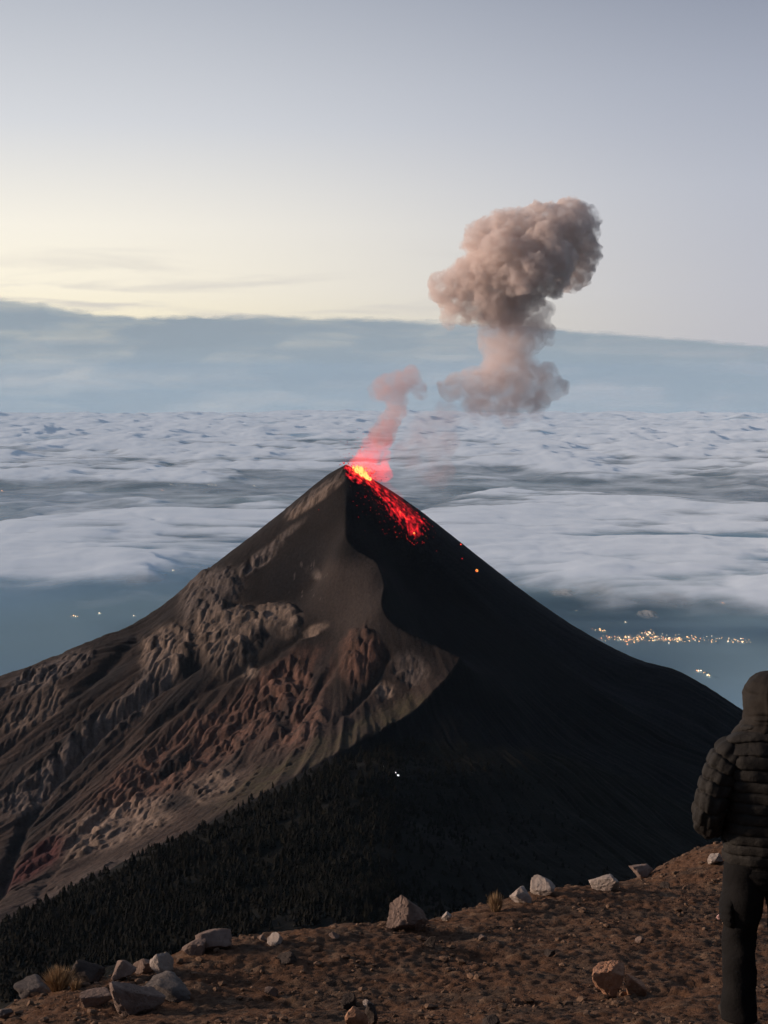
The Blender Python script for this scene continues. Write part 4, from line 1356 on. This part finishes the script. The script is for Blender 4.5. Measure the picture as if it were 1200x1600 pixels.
rock(1040, 1390, 16, 10, 'dark', 'small dark stone on the right crest slope', seed=36)
rock(860, 1495, 18, 10, 'dark', 'small dark stone in the open soil above the orange stone', seed=37)
rock(755, 1470, 16, 9, 'tan', 'small brown stone in the middle of the slope', seed=38)
rock(1000, 1475, 16, 10, 'tan', 'small brown stone in the soil left of the trouser knee', seed=39)

# loose cinders and clods strewn over the soil
m_grit = noise_mat('cinder_grit', (0.022, 0.015, 0.011), (0.25, 0.155, 0.098), scale=9.0, rough=1.0, bump=0.6, bscale=60, bdist=0.01)
base_geo = [rock_geo(np.random.default_rng(900 + k), sub=1, planes=7, rough=0.08) for k in range(8)]
vl, fl, off = [], [], 0
n_g = 34000
gu = rng.uniform(-3.2, 4.2, n_g); gyy = rng.uniform(6.3, 13.6, n_g)
cl = fbm(gu / 0.7, gyy / 0.7, 3, seed=701)
for k in range(n_g):
    if rng.uniform() > 0.20 + 1.2 * cl[k]: continue
    r_ = min(0.0026 * rng.pareto(1.6) + 0.0035, 0.022)
    vv, ff = base_geo[k % 8]
    a = rng.uniform(0, 6.28); ca_, sa_ = math.cos(a), math.sin(a)
    z0 = float(ground_z(gu[k], gyy[k]))
    q = np.stack([(vv[:, 0] * ca_ - vv[:, 1] * sa_) * r_ * 1.25 + gu[k], (vv[:, 0] * sa_ + vv[:, 1] * ca_) * r_ + gyy[k], vv[:, 2] * r_ * 0.8 + z0 + 0.3 * r_], -1)
    vl.append(q); fl.append(ff + off); off += len(q)
me = mesh_np('loose_cinders', np.concatenate(vl), np.concatenate(fl), False)
tag(link('loose_cinders', me, m_grit), label='loose brown cinders and clods strewn over the near ridge', cat='gravel', kind='stuff')

# ------------------------------------------------------------------ straw tufts
m_straw = noise_mat('dry_straw', (0.22, 0.14, 0.075), (0.42, 0.29, 0.16), scale=20, rough=0.9, bump=0)


def tuft(u, v, w, h, n, label, seed):
    rs = np.random.default_rng(seed)
    p = hit_ground(u, v); s_ = p.y / F
    W, H = w * s_, h * s_
    vl, fl = [], []
    for k in range(n):
        a = rs.uniform(0, 6.28); b = rs.uniform(0, 1) ** 0.6
        bx, by = math.cos(a) * b * W * 0.22, math.sin(a) * b * W * 0.22
        l = H * rs.uniform(0.55, 1.1) * (1 - 0.35 * b)
        lean = np.array([math.cos(a) * b * W * 0.33 + rs.normal(0, W * 0.07), math.sin(a) * b * W * 0.33 + rs.normal(0, W * 0.07)])
        wd = 0.0022 * rs.uniform(0.7, 1.4)
        pa = rs.uniform(0, 3.14); px_, py_ = math.cos(pa) * wd, math.sin(pa) * wd
        i = len(vl)
        for t_, ww in ((0, 1.0), (0.5, 0.8)):
            cx_, cy_ = bx + lean[0] * t_ ** 1.6, by + lean[1] * t_ ** 1.6
            vl += [(cx_ - px_ * ww, cy_ - py_ * ww, l * t_ - 0.01), (cx_ + px_ * ww, cy_ + py_ * ww, l * t_ - 0.01)]
        vl.append((bx + lean[0], by + lean[1], l * 0.95))
        fl += [(i, i + 1, i + 3), (i, i + 3, i + 2), (i + 2, i + 3, i + 4)]
    me = mesh_np('grass_tuft', np.array(vl), np.array(fl), False)
    o = link('grass_tuft', me, m_straw); o.location = p
    tag(o, label, 'grass tuft', 'dry grass tufts')


tuft(775, 1424, 26, 40, 420, 'small upright straw coloured grass tuft left of two pale stones', 1)
tuft(92, 1546, 54, 44, 700, 'large rounded straw coloured grass tuft in the left group', 2)
tuft(522, 1464, 14, 9, 90, 'tiny yellowish grass tuft on the crest left of the wedge boulder', 3)
tuft(118, 1546, 24, 22, 160, 'little straw tuft right against the large one', 4)


# ------------------------------------------------------------------ the person
m_jacket = noise_mat('jacket_fabric', (0.0135, 0.0122, 0.0105), (0.0245, 0.0218, 0.0185), scale=14, rough=0.7, bump=0.7, bscale=13, bdist=0.02)
m_hood = noise_mat('hood_fabric', (0.013, 0.011, 0.009), (0.026, 0.021, 0.0165), scale=14, rough=0.8, bump=0.35, bscale=30, bdist=0.012)
m_pants = noise_mat('trouser_fabric', (0.005, 0.0046, 0.0045), (0.009, 0.0083, 0.008), scale=10, rough=0.9, bump=0.5, bscale=18, bdist=0.02)
m_boot = noise_mat('boot_leather', (0.02, 0.015, 0.012), (0.035, 0.027, 0.02), scale=20, rough=0.7, bump=0.3, bdist=0.01)
m_skin = noise_mat('skin', (0.30, 0.18, 0.12), (0.36, 0.22, 0.15), scale=10, rough=0.6, bump=0)
PD = 6.6
pc = P(1190, 1600, PD)
gzp = float(ground_z(pc.x, PD))
feet_z = gzp
person = empty('person', (pc.x, PD, feet_z), R(4))
tag(person, 'person in dark hooded puffer jacket and dark trousers seen from behind', 'person')
head_top = P(1190, 1050, PD).z - feet_z
HT = head_top                    # hood top above the ground
print('person height', HT, 'feet z', feet_z)
K = HT / 1.78                    # body scale


def tube(path_pts, radii, n=18, puff_n=0, puff_a=0.0, flat=1.0, caps=True, seed=0, wr=0.0):
    """a tapering tube along a path; radii may be (rx, ry); stitched baffles when puff_n > 0"""
    pts_ = [Vector(p) for p in path_pts]
    m = len(pts_)
    seg = 18 * max(1, puff_n) if puff_n else 48
    # resample with Catmull-Rom
    T = np.linspace(0, m - 1, seg + 1)
    out_p, out_r = [], []
    for t_ in T:
        i = min(int(t_), m - 2); f = t_ - i
        p0, p1, p2, p3 = pts_[max(i - 1, 0)], pts_[i], pts_[i + 1], pts_[min(i + 2, m - 1)]
        out_p.append(0.5 * ((2 * p1) + (p2 - p0) * f + (2 * p0 - 5 * p1 + 4 * p2 - p3) * f * f + (3 * p1 - p0 - 3 * p2 + p3) * f ** 3))
        fs_ = f * f * (3 - 2 * f)
        r1, r2 = radii[i], radii[i + 1]
        r1 = r1 if isinstance(r1, tuple) else (r1, r1); r2 = r2 if isinstance(r2, tuple) else (r2, r2)
        out_r.append((r1[0] * (1 - fs_) + r2[0] * fs_, r1[1] * (1 - fs_) + r2[1] * fs_))
    # arc length for even baffles
    ln = [0.0]
    for a, b in zip(out_p[:-1], out_p[1:]): ln.append(ln[-1] + (b - a).length)
    vs_, fs2 = [], []
    X0 = Vector((1, 0, 0))
    for k, p in enumerate(out_p):
        tdir = (out_p[min(k + 1, seg)] - out_p[max(k - 1, 0)]).normalized()
        side_ = (X0 - tdir * X0.dot(tdir))
        side_ = side_.normalized() if side_.length > 1e-3 else Vector((0, 1, 0))
        fwd = tdir.cross(side_)
        s_ = ln[k] / ln[-1]
        for j in range(n):
            a = 2 * math.pi * j / n
            pf = 0.0
            if puff_n:
                ph = s_ * puff_n + 0.12 * math.sin(a * 2 + seed) + 0.06 * math.sin(a * 5 + seed * 3)
                dseam = abs(ph - round(ph))                       # 0 on a stitched line, 0.5 midway
                pf = puff_a * (0.55 * abs(math.sin(math.pi * ph)) ** 0.7 - 0.9 * math.exp(-(dseam / 0.085) ** 2))
                row = math.floor(ph)
                pf += puff_a * 0.22 * math.exp(-(dseam / 0.26) ** 2) * math.sin(a * 29 + 7 * row + seed + 1.5 * math.sin(a * 5 + row))
                pf += puff_a * (0.45 * math.sin(a * 6 + 5 * row + seed) + 0.3 * math.sin(a * 11 + 2.3 * row))
            if wr:
                pf += wr * (math.sin(a * 3 + s_ * 19 + seed) * 0.4 + math.sin(a * 2 - s_ * 31 + seed * 2) * 0.4 + abs(math.sin(a * 2.0 + s_ * 43 + seed)) * 0.5 - 0.3)
            q = p + side_ * math.cos(a) * (out_r[k][0] + pf) + fwd * math.sin(a) * (out_r[k][1] + pf)
            vs_.append(q[:])
    fs2 = []
    for k in range(seg):
        for j in range(n):
            a, b = k * n + j, k * n + (j + 1) % n
            fs2.append((a, b, b + n, a + n))
    me_v = np.array(vs_)
    bm = bmesh.new()
    bvs = [bm.verts.new(v) for v in vs_]
    for f in fs2: bm.faces.new([bvs[i] for i in f])
    if caps:
        bm.faces.new(bvs[:n][::-1]); bm.faces.new(bvs[-n:])
    bmesh.ops.recalc_face_normals(bm, faces=bm.faces)
    for f in bm.faces: f.smooth = True
    return bm


def part(name, bms, mat, parent):
    me = bpy.data.meshes.new(name)
    tot = bmesh.new()
    for b in (bms if isinstance(bms, list) else [bms]):
        t_ = bpy.data.meshes.new('t'); b.to_mesh(t_); b.free(); tot.from_mesh(t_); bpy.data.meshes.remove(t_)
    tot.to_mesh(me); tot.free()
    o = link(name, me, mat, parent)
    return o


def k_(x, y, z): return (x * K, y * K, z * K)


# body: one continuous skinned figure inside the clothes
bverts = [(0, 0, 0.95), (0, 0.0, 1.15), (0, -0.01, 1.38), (0, 0.0, 1.50), (0, 0.02, 1.60), (0, 0.03, 1.68),
          (-0.17, -0.01, 1.40), (-0.30, -0.05, 1.16), (-0.20, 0.16, 1.02), (-0.12, 0.20, 1.00),
          (0.17, -0.01, 1.40), (0.30, -0.05, 1.16), (0.20, 0.16, 1.02), (0.12, 0.20, 1.00),
          (-0.10, 0, 0.88), (-0.115, 0.02, 0.50), (-0.12, -0.02, 0.10), (-0.13, 0.14, 0.05),
          (0.10, 0, 0.88), (0.115, 0.02, 0.50), (0.12, -0.02, 0.10), (0.13, 0.14, 0.05)]
bedges = [(0, 1), (1, 2), (2, 3), (3, 4), (4, 5), (2, 6), (6, 7), (7, 8), (8, 9), (2, 10), (10, 11), (11, 12), (12, 13), (0, 14), (14, 15), (15, 16), (16, 17), (0, 18), (18, 19), (19, 20), (20, 21)]
brad = [0.13, 0.13, 0.14, 0.055, 0.085, 0.08, 0.065, 0.045, 0.035, 0.03, 0.065, 0.045, 0.035, 0.03, 0.085, 0.058, 0.042, 0.035, 0.085, 0.058, 0.042, 0.035]
bme = bpy.data.meshes.new('body')
bme.from_pydata([k_(*v) for v in bverts], bedges, [])
bo = bpy.data.objects.new('body', bme); COL.objects.link(bo)
md = bo.modifiers.new('skin', 'SKIN')
for i, r_ in enumerate(brad):
    bme.skin_vertices[0].data[i].radius = (r_ * K, r_ * K)
bme.skin_vertices[0].data[0].use_root = True
md2 = bo.modifiers.new('sub', 'SUBSURF'); md2.levels = 2
dg = bpy.context.evaluated_depsgraph_get()
me = bpy.data.meshes.new_from_object(bo.evaluated_get(dg))
bpy.data.objects.remove(bo)
me.materials.clear()
for pgn in me.polygons: pgn.use_smooth = True
link('body', me, m_skin, person)

# jacket: torso with stitched baffles, two sleeves reaching into the front pockets
torso = tube([k_(0, 0, 0.86), k_(0, 0, 0.98), k_(0, -0.01, 1.14), k_(0, -0.02, 1.28), k_(0, -0.025, 1.38), k_(0, -0.02, 1.455), k_(0, -0.01, 1.51), k_(0, 0, 1.56)],
             [(0.205 * K, 0.155 * K), (0.212 * K, 0.165 * K), (0.210 * K, 0.165 * K), (0.222 * K, 0.168 * K), (0.245 * K, 0.155 * K), (0.218 * K, 0.128 * K), (0.150 * K, 0.112 * K), (0.090 * K, 0.09 * K)],
             n=140, puff_n=13, puff_a=0.0085 * K, seed=1)
jk = part('jacket', torso, m_jacket, person)
for sd in (-1, 1):
    sl = tube([k_(sd * 0.110, -0.02, 1.425), k_(sd * 0.195, -0.025, 1.375), k_(sd * 0.255, -0.04, 1.27), k_(sd * 0.300, -0.055, 1.14), k_(sd * 0.285, 0.01, 1.045), k_(sd * 0.215, 0.13, 1.00), k_(sd * 0.15, 0.19, 0.99)],
              [0.060 * K, 0.088 * K, 0.082 * K, 0.073 * K, 0.068 * K, 0.060 * K, 0.050 * K], n=80, puff_n=12, puff_a=0.0080 * K, seed=2 + sd)
    part('sleeve', sl, m_jacket, jk)
hem = tube([k_(0, 0, 0.845), k_(0, 0, 0.885)], [(0.197 * K, 0.152 * K), (0.199 * K, 0.155 * K)], n=40)
part('hem', hem, m_jacket, jk)
# hood: drawn up over the head, straight sided, with slack folds
hp = [(1.475, 0.178, 0.130, 0.0), (1.51, 0.155, 0.136, 0.0), (1.55, 0.130, 0.138, 0.0), (1.595, 0.121, 0.140, 0.0), (1.635, 0.123, 0.144, 0.005), (1.67, 0.124, 0.143, 0.01), (1.705, 0.116, 0.133, 0.01),
      (1.74, 0.095, 0.112, 0.01), (1.765, 0.062, 0.078, 0.01), (1.778, 0.025, 0.035, 0.01), (1.78, 0.002, 0.002, 0.01)]
zz_ = np.linspace(0, len(hp) - 1, 110)
hv, hf, hn = [], [], 110
for t_ in zz_:
    r4 = [float(np.interp(t_, range(len(hp)), [q[c] for q in hp])) for c in range(4)]
    for j in range(hn):
        a_ = 2 * math.pi * j / hn
        x, y = math.cos(a_), math.sin(a_)
        wv = 0.0022 * math.sin(38 * r4[0] + 3 * a_) + 0.0016 * math.sin(61 * r4[0] - 5 * a_ + 1) + 0.0016 * math.sin(23 * r4[0] + 9 * a_)
        wv += -0.006 * math.exp(-((math.sin(a_) + 1) / 0.02) ** 1)      # centre seam down the back
        for (z1, k1, w1, d1) in ((1.56, 0.030, 0.010, 0.010), (1.60, -0.040, 0.009, 0.008), (1.53, 0.015, 0.009, 0.008), (1.655, 0.022, 0.012, 0.005), (1.70, -0.015, 0.010, 0.004)):
            wv -= d1 * math.exp(-((r4[0] - z1 - k1 * math.sin(a_ * 1.5 + 9 * z1)) / w1) ** 2) * (0.6 + 0.4 * math.sin(a_ * 3 + 17 * z1))
        wv += 0.004 * math.exp(-((abs(math.cos(a_)) - 0.42) / 0.05) ** 2)   # raised seams of the side panels
        rx, ry = r4[1] + wv, r4[2] + wv
        face_in = 0.045 * max(0, y) ** 4 if 1.53 < r4[0] < 1.72 else 0
        hv.append((x * rx * K, (y * (ry - face_in) + r4[3]) * K, r4[0] * K))
for k in range(len(zz_) - 1):
    for j in range(hn):
        a_, b_ = k * hn + j, k * hn + (j + 1) % hn
        hf.append((a_, b_, b_ + hn, a_ + hn))
link('hood', mesh_np('hood', np.array(hv), np.array(hf)), m_hood, jk)
collar = tube([k_(0, -0.01, 1.47), k_(0, 0.0, 1.53), k_(0, 0.01, 1.58)], [(0.135 * K, 0.125 * K), (0.118 * K, 0.125 * K), (0.112 * K, 0.125 * K)], n=30, wr=0.004)
part('collar', collar, m_hood, jk)
# face (turned away)
bm = bmesh.new()
bmesh.ops.create_uvsphere(bm, u_segments=24, v_segments=18, radius=1.0)
for v in bm.verts:
    x, y, z = v.co
    nose = 0.22 * math.exp(-((x / 0.16) ** 2 + ((z + 0.05) / 0.22) ** 2)) if y > 0 else 0
    eye = -0.07 * (math.exp(-(((x - 0.36) / 0.16) ** 2 + ((z - 0.08) / 0.1) ** 2)) + math.exp(-(((x + 0.36) / 0.16) ** 2 + ((z - 0.08) / 0.1) ** 2))) if y > 0 else 0
    mouth = -0.04 * math.exp(-((x / 0.26) ** 2 + ((z + 0.45) / 0.05) ** 2)) if y > 0 else 0
    v.co = (x * 0.075 * K, (y + nose + eye + mouth) * 0.095 * K + 0.03 * K, z * 0.115 * K + 1.615 * K)
for f in bm.faces: f.smooth = True
part('face', bm, m_skin, person)
# trousers: seat and two legs as one garment
seat_ = tube([k_(0, 0, 0.76), k_(0, -0.01, 0.84), k_(0, -0.005, 0.92)], [(0.165 * K, 0.125 * K), (0.190 * K, 0.145 * K), (0.190 * K, 0.143 * K)], n=32, wr=0.004)
lg = []
for sd in (-1, 1):
    lg.append(tube([k_(sd * 0.095, 0, 0.86), k_(sd * 0.105, 0.0, 0.70), k_(sd * 0.115, 0.02, 0.48), k_(sd * 0.118, 0.0, 0.28), k_(sd * 0.12, -0.02, 0.07)],
                   [(0.105 * K, 0.13 * K), (0.102 * K, 0.115 * K), (0.080 * K, 0.088 * K), (0.080 * K, 0.085 * K), (0.086 * K, 0.092 * K)], n=48, wr=0.006, seed=sd))
part('trousers', [seat_] + lg, m_pants, person)
pk = tube([k_(-0.165, 0.0, 0.70), k_(-0.185, 0.0, 0.66), k_(-0.186, 0.0, 0.58), k_(-0.172, 0.0, 0.54)], [(0.022 * K, 0.06 * K), (0.030 * K, 0.075 * K), (0.032 * K, 0.075 * K), (0.020 * K, 0.06 * K)], n=18, wr=0.003)
part('cargo_pocket', pk, m_pants, person)
for sd in (-1, 1):
    b = tube([k_(sd * 0.12, -0.10, 0.045), k_(sd * 0.122, 0.0, 0.060), k_(sd * 0.126, 0.10, 0.048), k_(sd * 0.128, 0.19, 0.032)], [(0.038 * K, 0.045 * K), (0.045 * K, 0.062 * K), (0.047 * K, 0.048 * K), (0.034 * K, 0.026 * K)], n=18)
    part('boot', b, m_boot, person)

# ------------------------------------------------------------------ air
bm = bmesh.new()
bmesh.ops.create_cube(bm, size=1.0)
for v in bm.verts:
    v.co = (v.co.x * 206000, v.co.y * 206000 + 1500, -3062 if v.co.z < 0 else 430)
me = bpy.data.meshes.new('haze'); bm.to_mesh(me); bm.free()
m_haze, nt, out = new_mat('haze')
pv = nt.nodes.new('ShaderNodeVolumePrincipled')
pv.inputs['Color'].default_value = (0.52, 0.77, 1.0, 1)
pv.inputs['Density'].default_value = 3.7e-6
nt.links.new(pv.outputs[0], out.inputs['Volume'])
tag(link('haze', me, m_haze), kind='stuff')
